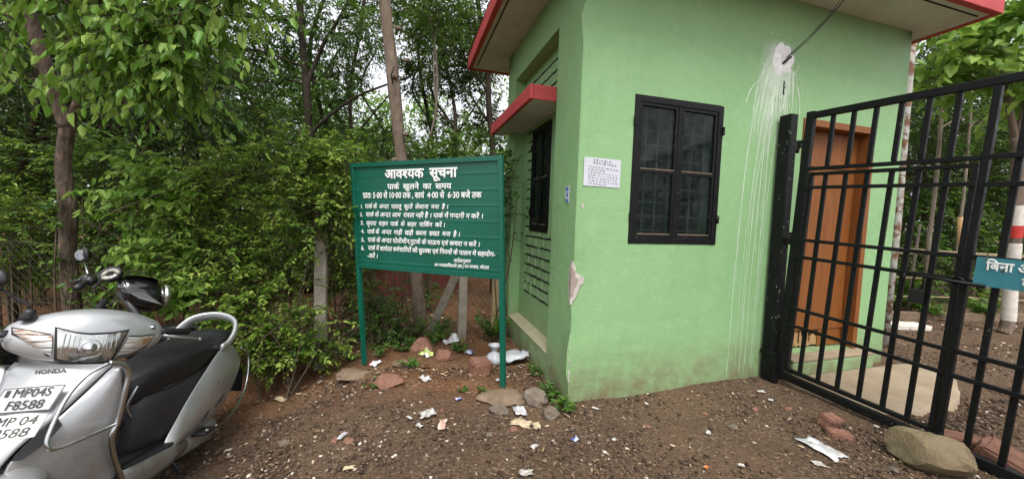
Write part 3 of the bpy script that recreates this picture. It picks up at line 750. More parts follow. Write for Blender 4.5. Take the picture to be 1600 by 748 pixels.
mb = MB(); bar4(TL, (-1.628, -.2), .040, -.009, .030); mb.build('post', M['signgreen'], board, bevel=.003)
_c = lambda u, v: (540+u/3.65, 235+v/3.65)
def line(text, x0, x1, b0, b1, h0, h1, bold=.014, shear=0.0):
    P0 = np.array(onboard(*_c(x0, b0))); P1 = np.array(onboard(*_c(x1, b1))); H0 = np.array(onboard(*_c(x0, h0))); H1 = np.array(onboard(*_c(x1, h1)))
    def fn(a_, g_):
        p = P0*(1-a_)+P1*a_; up = (H0-P0)*(1-a_)+(H1-P1)*a_; q_ = p+up*(g_/.622); return (q_[0], .0032, q_[1])
    m_ = MB(); letters(text, fn, m_, bold, shear); m_.build('lettering', M['letter'], board)
line('आवश~यक  सूचना', 222, 632, 160, 150, 114, 98, .034)
line('पाक^  खुलने  का  समय', 237, 601, 222, 218, 194, 189, .026)
line('प_ातः 5·00 से 10·00 तक , सायं  4·00 से  6·30 बजे तक', 97, 773, 272, 270, 243, 239, .026)
line('1.', 84, 97, 330, 330, 311, 311, .03); line('पाक^ के  अन~दर  पालतू  कुत~ते  लेजाना  मना  है ।', 108, 584, 331, 333, 308, 311, .022, .14)
line('2.', 80, 97, 376, 376, 357, 357, .03); line('पाक^ के अन~दर आम  रास~ता नही है । पाक^ में गन~दगी न करें ।', 113, 783, 377, 388, 354, 363, .022, .14)
line('3.', 84, 102, 424, 424, 404, 404, .03); line('कृपया  वाहन  पाक^  के  बाहर  पािक^ंग  करें ।', 116, 566, 427, 437, 404, 414, .022, .14)
line('4.', 87, 106, 471, 471, 452, 452, .03); line('पाक^ के  अन~दर  गाड़ी  खड़ी  करना  सख~त  मना  है ।', 121, 651, 474, 491, 451, 467, .022, .14)
line('5.', 88, 107, 520, 521, 500, 501, .03); line('पाक^ के अन~दर पोलीथीन,गुटके के पाऊच एवं कचरा न करें ।', 124, 765, 521, 549, 498, 525, .022, .14)
line('6.', 87, 106, 568, 569, 546, 547, .03); line('पाक^ में काय^रत कम^चािरयों की सुरक~षा एवं िनयमों के पालन में सहयोग-', 126, 852, 567, 606, 544, 582, .022, .14)
line('-करें ।', 123, 182, 612, 614, 588, 592, .022, .14)
line('आदेशानुसार', 613, 711, 636, 641, 618, 624, .02, .2)
line('वन मण~डलािधकारी (सा.) वन मण~डल, भोपाल', 506, 816, 660, 677, 644, 660, .02, .1)
# ---------------------------------------------------------------- vegetation
UP = np.array([0, 0, 1.0])
def nrm(a): return a/np.maximum(np.linalg.norm(a, axis=-1, keepdims=True), 1e-9)
def rdir(n): return nrm(rng.normal(size=(n, 3)))
class Foliage:
    def __init__(s): s.LV, s.LT, s.TV, s.TF, s.nt = [], [], [], [], 0
    def leaves(s, P, D, N, L, W, tint, fold=.22, curl=.18):
        D = nrm(D); N = nrm(N-D*np.sum(N*D, -1, keepdims=True)); S = np.cross(D, N)
        L = L[:, None]; W = W[:, None]
        up = N*W*fold
        v = np.stack([P, P+D*L*.28+S*W*.46+up, P+D*L*.66+S*W*.36+up-N*L*curl*.4, P+D*L-N*L*curl, P+D*L*.66-S*W*.36+up-N*L*curl*.4, P+D*L*.28-S*W*.46+up], 1)
        s.LV.append(v); s.LT.append(np.repeat(tint, 6))
    def twig(s, pts, r0, r1):
        """pts (n, m, 3)"""
        n, m = pts.shape[:2]; T = nrm(pts[:, -1]-pts[:, 0]); u = nrm(np.cross(T, UP+rng.normal(size=(n, 3))*.1)); w = np.cross(T, u)
        rr = (r0+(r1-r0)*np.linspace(0, 1, m))[None, :, None]
        if hasattr(r0, 'shape'): pass
        ring = [pts+rr*(u[:, None]*math.cos(a)+w[:, None]*math.sin(a)) for a in (0, 2.094, 4.189)]
        v = np.stack(ring, 2).reshape(n*m*3, 3)
        b = (np.arange(n)*m*3)[:, None, None]+(np.arange(m-1)*3)[None, :, None]
        k = np.arange(3)[None, None, :]; l = (np.arange(3)+1) % 3
        f = np.stack([b+k, b+l[None, None, :], b+3+l[None, None, :], b+3+k], -1).reshape(-1, 4)+s.nt
        s.TV.append(v); s.TF.append(f); s.nt += len(v)
    def shoots(s, P, D, Ln, nl, leaf, wr=.5, sag=.25, droop=.2, spread=.8, tilt=.45, tint=(.45, .25), tip=.25, r=.003, jit=.25, bare=.05):
        n = len(P); t = bare+(1-bare)*(np.arange(nl)+.6)/nl
        pos = P[:, None]+D[:, None]*(Ln[:, None]*t)[..., None]-UP*(sag*Ln[:, None]*t**2)[..., None]
        T = nrm(D[:, None]-UP*(2*sag*t)[None, :, None])
        side = nrm(np.cross(T, UP+.15*rng.normal(size=(n, nl, 3)))); sg = np.where(np.arange(nl) % 2 == 0, 1, -1)[None, :, None]
        LD = T*.55+side*sg*spread+rng.normal(size=(n, nl, 3))*jit-UP*droop
        NN = UP+rng.normal(size=(n, nl, 3))*tilt
        tn = tint[0]+rng.normal(size=(n, 1))*tint[1]*.6+rng.normal(size=(n, nl))*tint[1]*.6+tip*(t-.5)[None, :]
        L = leaf*(1+.25*rng.normal(size=n*nl)).clip(.5, 1.6)*np.tile(1-.35*np.abs(t-.45), n)
        s.leaves(pos.reshape(-1, 3), LD.reshape(-1, 3), NN.reshape(-1, 3), L, L*wr*(1+.12*rng.normal(size=n*nl)), tn.clip(0, 1).ravel())
        tt = np.linspace(0, 1, 4)
        s.twig(P[:, None]+D[:, None]*(Ln[:, None]*tt)[..., None]-UP*(sag*Ln[:, None]*tt**2)[..., None], r, r*.4)
    def build(s, parent, mat, name='crown', tmat=None, tname='twigs', off=(0, 0, 0)):
        off = np.array(off)
        V = np.concatenate(s.LV).reshape(-1, 3)-off; n = len(V)//6; b = (np.arange(n)*6)[:, None]
        F = np.concatenate([b+np.array([[0, 3, 2, 1]]), b+np.array([[0, 5, 4, 3]])], 0)
        o = mesh_np(name, V, F, mat, parent, np.concatenate(s.LT))
        if s.TV and tmat: mesh_np(tname, np.concatenate(s.TV)-off, np.concatenate(s.TF), tmat, parent)
        return o
def in_lobes(lobes, n, shell=.55):
    w = np.array([r[0]*r[1]*r[2] for c, r in lobes])**.7; w /= w.sum()
    k = rng.choice(len(lobes), n, p=w); C = np.array([c for c, r in lobes])[k]; Rr = np.array([r for c, r in lobes])[k]
    d = rdir(n); rad = (shell+(1-shell)*rng.random(n))[:, None]**.8
    return C+d*Rr*rad, d, k
def smooth_path(pts, n=10):
    pts = [Vector(p) for p in pts]; out = []
    for i in range(len(pts)-1):
        p0, p1, p2, p3 = pts[max(i-1, 0)], pts[i], pts[i+1], pts[min(i+2, len(pts)-1)]
        for k in range(n):
            t = k/n; out.append(.5*((2*p1)+(p2-p0)*t+(2*p0-5*p1+4*p2-p3)*t*t+(3*p1-p0-3*p2+p3)*t**3))
    return out+[pts[-1]]
def limb(mb, pts, r0, r1, n=10, seed=0, wob=.1):
    P = smooth_path(pts, 6); m = len(P); rr = []
    for i, p in enumerate(P):
        t = i/(m-1); rr.append((r0+(r1-r0)*t)*(1+wob*mnoise.noise(Vector((seed, p.z*2.5, p.x*2)))))
    mb.tube(P, rr, n); return P
def tree(name, label, base, limbs, lobes, n, leaf, mat, bmat, nl=14, Ln=(.35, .7), branch_r=.012, group='trees of the wood behind', cat='tree', outward=.8, lift=.15, trunk_n=12, shell=.35, flare=True, **kw):
    base = Vector(base); t = root(name, label, cat, base, group)
    mb = MB(); nodes = []
    for i, (pts, r0, r1) in enumerate(limbs):
        pts = [Vector(p) for p in pts]
        P = limb(mb, [p-base for p in pts], r0, r1, trunk_n, i*3.7+base.x); nodes += [(p+base, r0+(r1-r0)*k/len(P)) for k, p in enumerate(P)]
    mb.build('trunk', bmat, t, smooth=True)
    mb = MB(); rr = random.Random(int(abs(base.x*100)+abs(base.y*10)))
    for c, r in lobes:
        c = Vector(c); near = min(nodes, key=lambda q: (q[0]-c).length+max(0, q[0].z-c.z)*1.5); p0 = near[0]
        br = min(near[1]*.6, branch_r*1.8)
        mid = (p0+c)/2+Vector((rr.uniform(-.1, .1), rr.uniform(-.1, .1), .12*(c-p0).length))
        limb(mb, [p0-base, mid-base, c-base], br, br*.5, 6, rr.random()*9)
        for k in range(6):
            d = Vector((rr.gauss(0, 1), rr.gauss(0, 1), rr.gauss(.3, .8))).normalized(); e = c+Vector((d.x*r[0], d.y*r[1], d.z*r[2]))*.85
            s0 = mid.lerp(c, rr.uniform(.3, 1)); limb(mb, [s0-base, s0.lerp(e, .5)-base+Vector((0, 0, .06)), e-base], br*.5, br*.15, 5, rr.random()*9)
    if lobes: mb.build('branches', bmat, t, smooth=True)
    if n:
        n = int(n*(1.3 if name == 'wood_tree' else 1)); fo = Foliage(); P, d, k = in_lobes(lobes, n, shell)
        D = nrm(d*outward+rdir(n)*.6+UP*lift); L_ = rng.uniform(Ln[0], Ln[1], n)
        fo.shoots(P-D*L_[:, None]*.4, D, L_, nl, leaf, **kw)
        fo.build(t, mat, 'crown', M['twig'], 'twigs', base)
    return t
def A(px, py, Y): return Vector(at(px, py, Y))
def gz(p, dz=0.0): return Vector((p[0], p[1], float(gh(p[0], p[1]))+dz))

# near broad leaved tree on the left
b = gz(A(113, 480, 3.4), -.05)
tree('broadleaf_tree', 'forked tree with rough brown bark and drooping bright broad leaves behind the scooter', b,
     [([b, A(113, 480, 3.4), A(106, 400, 3.4), A(107, 330, 3.4), A(99, 260, 3.4), A(106, 195, 3.4)], .066, .054),
      ([A(105, 200, 3.4), A(80, 130, 3.35), A(52, 40, 3.3), A(30, -60, 3.2)], .056, .036), ([A(106, 200, 3.4), A(126, 150, 3.35), A(139, 70, 3.3), A(146, -60, 3.2)], .043, .028)],
     [(A(70, -10, 2.9), (.45, .3, .22)), (A(190, 50, 2.75), (.55, .3, .28)), (A(310, 45, 2.9), (.45, .3, .33)), (A(140, -60, 2.7), (.9, .4, .3)), (A(-60, 20, 3.2), (.4, .4, .4)), (A(150, 118, 2.9), (.42, .22, .07)), (A(265, 145, 2.9), (.4, .22, .10)), (A(270, 90, 2.85), (.4, .25, .2)), (A(360, -30, 2.9), (.4, .3, .3))],
     340, .094, M['leaf_bright'], M['bark_rough'], nl=11, Ln=(.4, .7), group=None, shell=.1, wr=.5, sag=.28, droop=.95, spread=.35, tilt=.9, tint=(.55, .33), tip=.25, r=.004, lift=.05)
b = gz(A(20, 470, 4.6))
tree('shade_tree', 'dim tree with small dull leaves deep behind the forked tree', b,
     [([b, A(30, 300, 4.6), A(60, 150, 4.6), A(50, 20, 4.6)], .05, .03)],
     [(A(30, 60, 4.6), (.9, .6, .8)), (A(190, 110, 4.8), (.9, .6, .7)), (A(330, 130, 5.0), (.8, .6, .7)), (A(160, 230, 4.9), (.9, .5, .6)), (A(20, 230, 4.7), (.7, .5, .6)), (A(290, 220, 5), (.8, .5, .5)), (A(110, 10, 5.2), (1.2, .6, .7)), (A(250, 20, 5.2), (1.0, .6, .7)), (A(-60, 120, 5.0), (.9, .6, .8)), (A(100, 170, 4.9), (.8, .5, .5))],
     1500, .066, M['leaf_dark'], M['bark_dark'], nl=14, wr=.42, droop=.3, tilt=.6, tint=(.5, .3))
# hedge of shrubs along the fence
def shrub(name, label, base, lobes, n, leaf, mat, nl=15, Ln=(.25, .6), group='shrubs of the hedge along the fence', stems=7, **kw):
    n = int(n*.54); leaf *= 1.24
    base = Vector(base); t = root(name, label, 'shrub', base, group); mb = MB(); rr = random.Random(int(abs(base.x)*99))
    for k in range(stems):
        c, r = lobes[k % len(lobes)]; c = Vector(c); e = c+Vector((rr.uniform(-.6, .6)*r[0], rr.uniform(-.6, .6)*r[1], rr.uniform(0, .8)*r[2]))
        s0 = base+Vector((rr.uniform(-.2, .2), rr.uniform(-.12, .12), -.05)); m_ = s0.lerp(e, .5)+Vector((rr.uniform(-.1, .1), rr.uniform(-.1, .1), .1))
        limb(mb, [s0-base, m_-base, e-base], .012, .004, 5, k)
    mb.build('stems', M['twig'], t, smooth=True)
    fo = Foliage(); P, d, k = in_lobes(lobes, n, .45); D = nrm(d*np.array([.8, .8, .6])+rdir(n)*.55+UP*.25); L_ = rng.uniform(Ln[0], Ln[1], n)
    kw = dict(dict(wr=.48, sag=.3, droop=.12, tilt=.6, tint=(.48, .3), tip=.5), **kw)
    fo.shoots(P-D*L_[:, None]*.5, D, L_, nl, leaf, **kw)
    if stems > 3:
        m_ = 16; P, d, k = in_lobes(lobes, m_, .5); D = nrm(d*np.array([.9, .7, .3])+rdir(m_)*.4+UP*.6)
        fo.shoots(P-D*.3, D, rng.uniform(.6, 1.05, m_), 22, leaf*.95, **dict(kw, sag=.42, bare=.15))
        m_ = 26; P, d, k = in_lobes(lobes, m_, .3); D = nrm(rdir(m_)+UP*.5); L2 = rng.uniform(.5, 1.3, m_); tt = np.linspace(-.5, .5, 5)
        fo.twig(P[:, None]+D[:, None]*(L2[:, None]*tt)[..., None]+.02*rng.normal(size=(m_, 5, 3)), .0042, .0015)
    fo.build(t, mat, 'foliage', M['twig'], 'twigs', base); return t
def col(px, Y, parts):
    """lobes from (x, y) pixels at depth Y with radii"""
    return [(A(px+dx, py, Y+dy), r) for dx, py, dy, r in parts]
shrub('leafy_shrub', 'tall leafy hedge shrub with light green shoots left of the notice board', gz(A(455, 560, 3.75)), col(455, 3.75, [(0, 250, 0, (.50, .35, .35)), (30, 330, -.1, (.5, .35, .4)), (-30, 420, 0, (.45, .35, .4)), (-25, 490, -.15, (.22, .2, .2)), (-40, 535, -.2, (.17, .16, .14)), (70, 250, .1, (.35, .3, .3))]), 760, .042, M['leaf_hedge'])
shrub('leafy_shrub', 'dense hedge shrub directly behind the empty tail of the scooter', gz(A(350, 560, 3.6)), col(350, 3.6, [(10, 280, .1, (.5, .35, .4)), (-10, 380, 0, (.5, .35, .42)), (20, 460, -.1, (.42, .3, .3)), (10, 510, -.2, (.3, .25, .2))]), 720, .043, M['leaf_hedge'])
shrub('leafy_shrub', 'hedge shrub with larger drooping bright leaves above the black motorcycle cowl', gz(A(265, 540, 3.5)), col(265, 3.5, [(0, 300, .2, (.45, .35, .4)), (0, 400, .1, (.42, .3, .35)), (10, 455, -.1, (.25, .2, .18)), (-20, 430, -.2, (.25, .18, .2))]), 420, .074, M['leaf_bright'], nl=11, droop=.6, tilt=.75, tint=(.55, .25))
shrub('leafy_shrub', 'shaded hedge shrub just right of the forked tree trunk', gz(A(185, 520, 4.1)), col(185, 4.1, [(0, 260, .2, (.5, .4, .45)), (5, 360, .1, (.45, .35, .4)), (-10, 450, .1, (.4, .3, .35))]), 600, .045, M['leaf_mid'], tint=(.5, .3))
shrub('leafy_shrub', 'hedge shrub left of the forked tree trunk at the edge of the view', gz(A(15, 520, 4.2)), col(15, 4.2, [(0, 340, 0, (.6, .35, .35)), (-40, 300, .3, (.6, .35, .4)), (10, 420, .2, (.5, .3, .25)), (40, 250, .4, (.5, .35, .4))]), 600, .044, M['leaf_hedge'], tint=(.42, .26))
shrub('leafy_shrub', 'creeper of round leaves climbing the rough trunk of the forked tree', gz(A(118, 520, 3.3)), col(118, 3.27, [(-2, 440, 0, (.06, .05, .22)), (-30, 330, 0, (.05, .05, .2)), (-32, 420, 0, (.06, .05, .22))]), 34, .04, M['leaf_mid'], nl=6, Ln=(.12, .25), wr=.8, stems=3)
shrub('leafy_shrub', 'thin hedge shrub hugging the concrete post beside the notice board', gz(A(520, 550, 4.05)), col(520, 4.05, [(-25, 280, .1, (.36, .28, .4)), (-10, 340, .2, (.26, .2, .25)), (20, 430, .1, (.2, .14, .2))]), 560, .04, M['leaf_hedge'], tint=(.4, .28))
shrub('leafy_shrub', 'loose shrub showing just above the top edge of the notice board', gz(A(640, 500, 5.3)), col(640, 5.3, [(-60, 240, 0, (.5, .35, .4)), (20, 250, .2, (.6, .4, .35)), (90, 235, 0, (.45, .35, .4)), (-90, 330, -.2, (.4, .3, .5))]), 620, .05, M['leaf_mid'], tint=(.6, .25))
shrub('leafy_shrub', 'dark shrub filling the gap below the notice board near its left post', gz(A(600, 520, 5.0)), col(600, 5.0, [(0, 470, 0, (.3, .25, .25)), (-40, 420, .3, (.4, .3, .4)), (60, 450, .4, (.3, .25, .2)), (-20, 510, -.7, (.22, .14, .16)), (30, 515, -.6, (.2, .14, .14)), (-60, 480, -.5, (.2, .15, .2))]), 330, .042, M['leaf_mid'], tint=(.4, .28))
for px, Y, lab in ((60, 5.4, 'shade coloured thicket shrub deep behind the left trunk'), (230, 5.6, 'shade coloured thicket shrub deep behind the motorcycle'), (390, 5.8, 'shade coloured thicket shrub deep behind the scooter tail'), (540, 6.6, 'shade coloured thicket shrub deep behind the left post of the notice board')):
    shrub('thicket_shrub', lab, gz(A(px, 480, Y)), col(px, Y, [(0, 300, 0, (1.0, .5, .6)), (-60, 380, 0, (.9, .5, .5)), (60, 400, 0, (.8, .5, .4)), (20, 220, .3, (.9, .5, .6))]), 460, .07, M['leaf_dark'], group='thicket shrubs behind the hedge', tint=(.5, .3))  # dark leaf colour supplies the shade deep behind the hedge
# climbing branch at the hut's recess
p_ = HUT_M @ Vector((-.12, 1.75, .0))
lob = [((HUT_M @ Vector((-.14, 1.55, 1.98))), (.10, .22, .25)), ((HUT_M @ Vector((-.16, 1.75, 1.70))), (.12, .25, .28)), ((HUT_M @ Vector((-.06, 1.42, 1.66))), (.06, .12, .2)), ((HUT_M @ Vector((-.15, 1.9, 1.3))), (.1, .15, .2))]
shrub('leafy_sapling', 'slender sapling with small dark leaves leaning on the recess of the hut side', (p_.x, p_.y, float(gh(p_.x, p_.y))), lob, 62, .046, M['leaf_mid'], nl=9, Ln=(.2, .4), group=None, wr=.6, tint=(.3, .2), stems=4)

# ---- trees of the wood
b = gz(A(657, 512, 4.6), -.05)
pale_b = b
pale_t = tree('pale_trunk_tree', 'straight tree with smooth pale trunk rising behind the notice board', b,
     [([b, A(655, 480, 4.6), A(646, 400, 4.6), A(634, 300, 4.6), A(624, 220, 4.6), A(612, 100, 4.6), A(601, 0, 4.6), A(596, -120, 4.6)], .085, .068), ([A(597, -100, 4.6), A(640, -220, 4.5), A(700, -330, 4.4)], .05, .03), ([A(597, -110, 4.6), A(540, -230, 4.7), A(500, -330, 4.7)], .05, .03)],
     [(A(690, -230, 4.6), (.8, .6, .5)), (A(520, -220, 4.7), (.9, .6, .5))], 260, .08, M['leaf_mid'], M['bark_pale'], group=None)
def wood(lab, base_px, Y, limbs, lobes, n, leaf, mat, bm='bark_dark', **kw):
    b = gz(A(base_px[0], base_px[1], Y)); L2 = []
    for i, (pp, r0, r1) in enumerate(limbs):
        pts = [A(x, y, Y+(.0 if i == 0 else dy)) for x, y, dy in [(q+(0,))[:3] for q in pp]]
        if i == 0: pts = [b]+pts
        L2.append((pts, r0, r1))
    return tree('wood_tree', lab, b, L2, [(A(x, y, Y+dy), r) for x, y, dy, r in lobes], n, leaf, M[mat], M[bm], **kw)
wood('dark stemmed tree with two upright stems behind the middle of the hedge', (482, 420), 6.6, [([(484, 260), (480, 150), (472, 60), (465, -60)], .075, .05), ([(480, 215), (510, 185), (560, 150), (640, 120)], .035, .015), ([(478, 140), (505, 70), (540, 10), (560, -60)], .035, .02)],
     [(400, 30, 0, (.9, .6, .6)), (470, 60, .5, (.8, .6, .6)), (540, 30, 0, (.7, .5, .5)), (430, 130, .3, (.7, .5, .5)), (380, 190, 0, (.8, .6, .5)), (350, 90, 0, (.8, .6, .6)), (520, 120, .2, (.45, .4, .3)), (450, -60, 0, (1.2, .7, .5))], 520, .085, 'leaf_mid', tint=(.42, .25), wr=.36, droop=.45)
wood('slim forked tree right of the dark double stemmed tree', (555, 400), 8, [([(556, 260), (549, 200), (547, 140), (560, 60), (575, -40)], .05, .03), ([(552, 215), (590, 170), (615, 140)], .025, .012)],
     [(570, 60, 0, (.8, .6, .6)), (540, 120, .6, (.6, .5, .4)), (600, 0, .5, (.9, .6, .6)), (510, 170, .6, (.7, .5, .5))], 330, .085, 'leaf_mid', tint=(.5, .25), wr=.38)
wood('brown trunked tree beside the far corner of the hut', (772, 400), 6.6, [([(770, 245), (764, 170), (762, 110), (752, 40), (740, -40)], .06, .04), ([(764, 150), (735, 100), (700, 60), (680, 20)], .022, .01), ([(769, 215), (790, 190), (800, 150)], .02, .01)],
     [(745, 60, 0, (.6, .5, .5)), (700, 30, .3, (.6, .5, .4)), (760, 190, .4, (.45, .4, .4)), (730, 130, .6, (.5, .4, .4)), (680, 110, .2, (.4, .35, .3)), (770, 0, .2, (.8, .5, .4))], 340, .075, 'leaf_dark', tint=(.55, .3))
wood('thin leaning sapling between the pale trunk and the hut', (655, 420), 5.6, [([(660, 300), (668, 230), (680, 180), (683, 120), (676, 50), (655, -30)], .022, .014), ([(681, 160), (678, 80), (690, 0), (700, -50)], .014, .008)],
     [(690, 20, 0, (.5, .4, .3)), (660, 60, .3, (.4, .3, .3))], 110, .06, 'leaf_mid', bm='bark_grey', tint=(.55, .25))
wood('many branched dark tree far behind the notice board', (710, 380), 9.5, [([(708, 240), (712, 190), (705, 140), (690, 70), (680, 0)], .06, .03), ([(710, 215), (740, 170), (770, 120)], .03, .015), ([(711, 200), (680, 170), (660, 150)], .03, .015)],
     [(700, 60, 0, (.9, .7, .6)), (655, 120, .5, (.7, .6, .5)), (740, 100, .3, (.7, .6, .5)), (690, 190, .8, (.6, .5, .35)), (650, 30, 0, (.8, .6, .6))], 380, .095, 'leaf_dark', tint=(.6, .3))
for i, (px, Y, top, n, mat, lab) in enumerate([
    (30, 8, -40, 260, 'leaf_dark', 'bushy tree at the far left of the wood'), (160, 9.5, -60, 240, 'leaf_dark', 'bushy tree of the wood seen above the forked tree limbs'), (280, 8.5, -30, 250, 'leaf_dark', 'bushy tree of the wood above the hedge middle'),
    (390, 10, -50, 220, 'leaf_mid', 'bushy tree of the wood left of the dark double stemmed tree'), (470, 12, 30, 400, 'leaf_far_lit', 'lighter tree of the wood showing between the dark stems'), (580, 12.5, 120, 380, 'leaf_far_lit', 'light green tree of the wood behind the pale trunk'), (520, 9, 150, 260, 'leaf_far_lit', 'light green young tree of the wood left of the pale trunk'), (690, 10, 185, 240, 'leaf_far_lit', 'light green young tree of the wood right of the pale trunk'), (400, 8.5, 140, 260, 'leaf_far_lit', 'light green young tree of the wood above the scooter tail'),
    (660, 13, 150, 380, 'leaf_far_lit', 'light green tree of the wood just above the notice board'), (750, 12, 170, 360, 'leaf_far_lit', 'light green tree of the wood touching the hut edge')]):
    h_ = [(px, top+110, 0, (1.5, 1.0, 1.2)), (px-50, top+190, .4, (1.3, 1, 1.1)), (px+50, top+200, -.3, (1.3, 1, 1.1)), (px, top+270, 0, (1.6, 1, 1.0))]
    wood(lab, (px, 400), Y, [([(px, 300), (px+22, 215), (px-16, 140), (px+8, 80)], .055, .025)], h_, n, .12, mat, nl=14, Ln=(.5, 1.0), tint=(.5, .3), tilt=.6)
# far wood on both sides of the hut: nobody could count its leaves
def mass(name, label, boxes, n, size, mat, cat='wood'):
    fo = Foliage()
    for (x0, x1, y0, y1, h0, h1), w in boxes:
        k = int(n*w); nb = max(12, k//160); bx = rng.uniform(x0, x1, nb); by = rng.uniform(y0, y1, nb); bz = h0+(h1-h0)*rng.random(nb)**1.15; br = rng.uniform(.7, 1.6, nb)
        j = rng.integers(0, nb, k); d = rdir(k)*(rng.random(k)**.4)[:, None]
        P = np.stack([bx[j], by[j], bz[j]], -1)+d*br[j][:, None]*np.array([1, 1, .8])
        fo.leaves(P, rdir(k)-UP*.3, UP+rng.normal(size=(k, 3))*.6, size*(.6+.8*rng.random(k)), size*.5*(.6+.6*rng.random(k)), (.5+rng.normal(size=k)*.2+(rng.normal(size=nb)*.15)[j]).clip(0, 1))
    o = fo.build(None, mat, name); prop(o, label, cat, None, 'stuff'); return o
mass('distant_wood', 'near edge of the wood running on to the left beyond the parked vehicles', [((-15, -8.5, 4.5, 11, 0, 5.5), 1.0)], 26000, .16, M['leaf_mid'])
mass('distant_wood', 'far light green wood filling the gaps between the nearer trees', [((-40, -14, 14, 26, 0, 9), .26), ((-15, -6, 15, 24, 0, 7.5), .26), ((-7, 1, 16, 24, 0, 4.8), .22), ((-7, 1, 16, 24, 4, 8.0), .035), ((0, 10, 12, 20, 0, 6), .10), ((8, 34, 11, 22, 0, 8.5), .24)], 60000, .24, M['leaf_far_lit'])
# right hand side, beyond the gate
b = Vector((7.0, 5.05, float(gh(7.0, 5.05))))
def B(px, py): return A(px, py, 5.05)
rt = tree('painted_trunk_tree', 'broad leaved tree with pale forked trunk limewashed and banded red beyond the gate', b,
     [([b, B(1575, 500), B(1580, 430), B(1585, 380), B(1590, 300), B(1588, 215)], .07, .056), ([B(1588, 225), B(1575, 160), B(1562, 110), B(1535, 60), B(1500, 40)], .038, .024), ([B(1588, 225), B(1605, 160), B(1612, 90), B(1620, 0)], .046, .03), ([B(1535, 62), B(1515, 45), B(1490, 20)], .018, .01)],
     [(A(1500, 90, 4.8), (.5, .4, .35)), (A(1580, 70, 4.9), (.6, .4, .4)), (A(1470, 120, 5.2), (.4, .4, .3)), (A(1640, 120, 4.9), (.6, .4, .4)), (A(1560, 10, 4.6), (.6, .4, .3))],
     125, .15, M['leaf_bright'], M['bark_pale'], nl=9, Ln=(.4, .7), group=None, wr=.72, droop=.5, tilt=.6, tint=(.65, .2), spread=.7)
tr_pts = smooth_path([b, B(1575, 500), B(1580, 430), B(1585, 380), B(1590, 300), B(1588, 215)], 8)
def band(name, ya, yb, mat):
    za, zb = at(1580, ya, 5.05)[2], at(1580, yb, 5.05)[2]; pts = [p for p in tr_pts if min(za, zb)-.03 <= p.z <= max(za, zb)+.03]
    mb = MB(); mb.tube([p-b for p in pts], [.0735-.004*max(0, p.z-b.z) for p in pts], 14, caps=False); mb.build(name, mat, rt, smooth=True)
band('limewash_band', 500, 375, M['limewash']); band('red_band', 374, 350, M['redpaint']); band('limewash_band', 349, 318, M['limewash'])
for px, Y, r_, lab in ((1447, 5.8, .035, 'thin grey trunk left of the painted tree beyond the gate'), (1492, 6.2, .028, 'slim crooked trunk standing behind the wicket bars')):
    b = gz(A(px, 515, Y))
    wood(lab, (px, 515), Y, [([(px+2, 460), (px+4, 380), (px+14, 300), (px+24, 180), (px+30, 60)], r_, r_*.6)], [(px+30, 120, .4, (.6, .5, .5)), (px, 60, .3, (.6, .5, .5)), (px+50, 200, .6, (.5, .4, .4))], 150, .06, 'leaf_mid', bm='bark_grey', tint=(.5, .3), group='trees beyond the gate')
for px, Y, mat, lab in ((1440, 7.2, 'leaf_dark', 'feathery dark tree just right of the hut edge beyond the gate'), (1530, 7.6, 'leaf_dark', 'feathery dark tree behind the painted trunk'), (1620, 7.2, 'leaf_dark', 'feathery dark tree at the right end of the view'), (1480, 10, 'leaf_mid', 'tall light tree above the roof corner on the right'), (1600, 10.5, 'leaf_mid', 'tall light tree in the top right corner')):
    tp = 60 if Y < 9 else -10
    wood(lab, (px, 490), Y, [([(px, 400), (px+6, 300), (px, 200)], .06, .03)], [(px, tp+120, 0, (1.0, .7, .8)), (px-40, tp+210, 0, (.9, .6, .7)), (px+40, tp+230, .2, (.9, .6, .7)), (px, tp+320, .2, (1.0, .6, .6))], 560, .07 if Y < 9 else .11, mat, nl=16, tint=(.5, .3), wr=.34, group='trees beyond the gate', Ln=(.4, .8))

# tall trees added so that crowns above the picture darken the wood
for x, y, z, lab in ((-7.5, 7.0, 7.6, 'tall dark trunked tree added at the left, its high crown shading the wood'), (-4.6, 8.6, 8.4, 'tall dark trunked tree added for shade between the forked tree and the double stemmed tree'), (-2.6, 10.5, 10.0, 'tall thin tree added for shade just left of the pale trunk'), (-9.5, 10.5, 9.2, 'tall far tree added for shade at the left edge of the wood'), (9.2, 8.8, 8.6, 'tall tree added for shade beyond the gate'), (6.6, 9.6, 9.4, 'tall tree added for shade behind the right hut edge')):
    b = gz((x, y)); tree('wood_tree', lab, b, [([b, Vector((x+.3, y, z*.3)), Vector((x-.22, y, z*.6)), Vector((x+.2, y, z*.8)), Vector((x, y, z))], .06, .03)],
        [((x+dx, y+dy, z+dz), (1.7, 1.5, .75)) for dx, dy, dz in ((0, 0, .4), (-1.4, -.8, 0), (1.4, -.7, .1), (.3, 1.2, .2), (-.2, -1.7, .1))], 420, .13, M['leaf_mid'], M['bark_dark'], nl=14, Ln=(.5, 1.0), tint=(.45, .25), tilt=.6, group='tall trees added to shade the wood')

mb = MB()
for px, py, sg in ((641, 95, 1), (622, 120, -1), (640, 210, 1), (622, 250, 1), (628, 45, -1)):
    p = A(px-6, py, 4.53); mb.blob(Vector(p)-Vector(pale_b), (.045, .03, .03), px, 2, .3)
mb.build('branch_scar', M['bark_pale'], pale_t, smooth=True)
mb = MB(); mb.tube([A(614, 132, 4.50)-pale_b, A(611, 118, 4.46)-pale_b, A(616, 104, 4.45)-pale_b], .009, 6); mb.build('branch_stub', M['bark_dark'], pale_t, smooth=True)

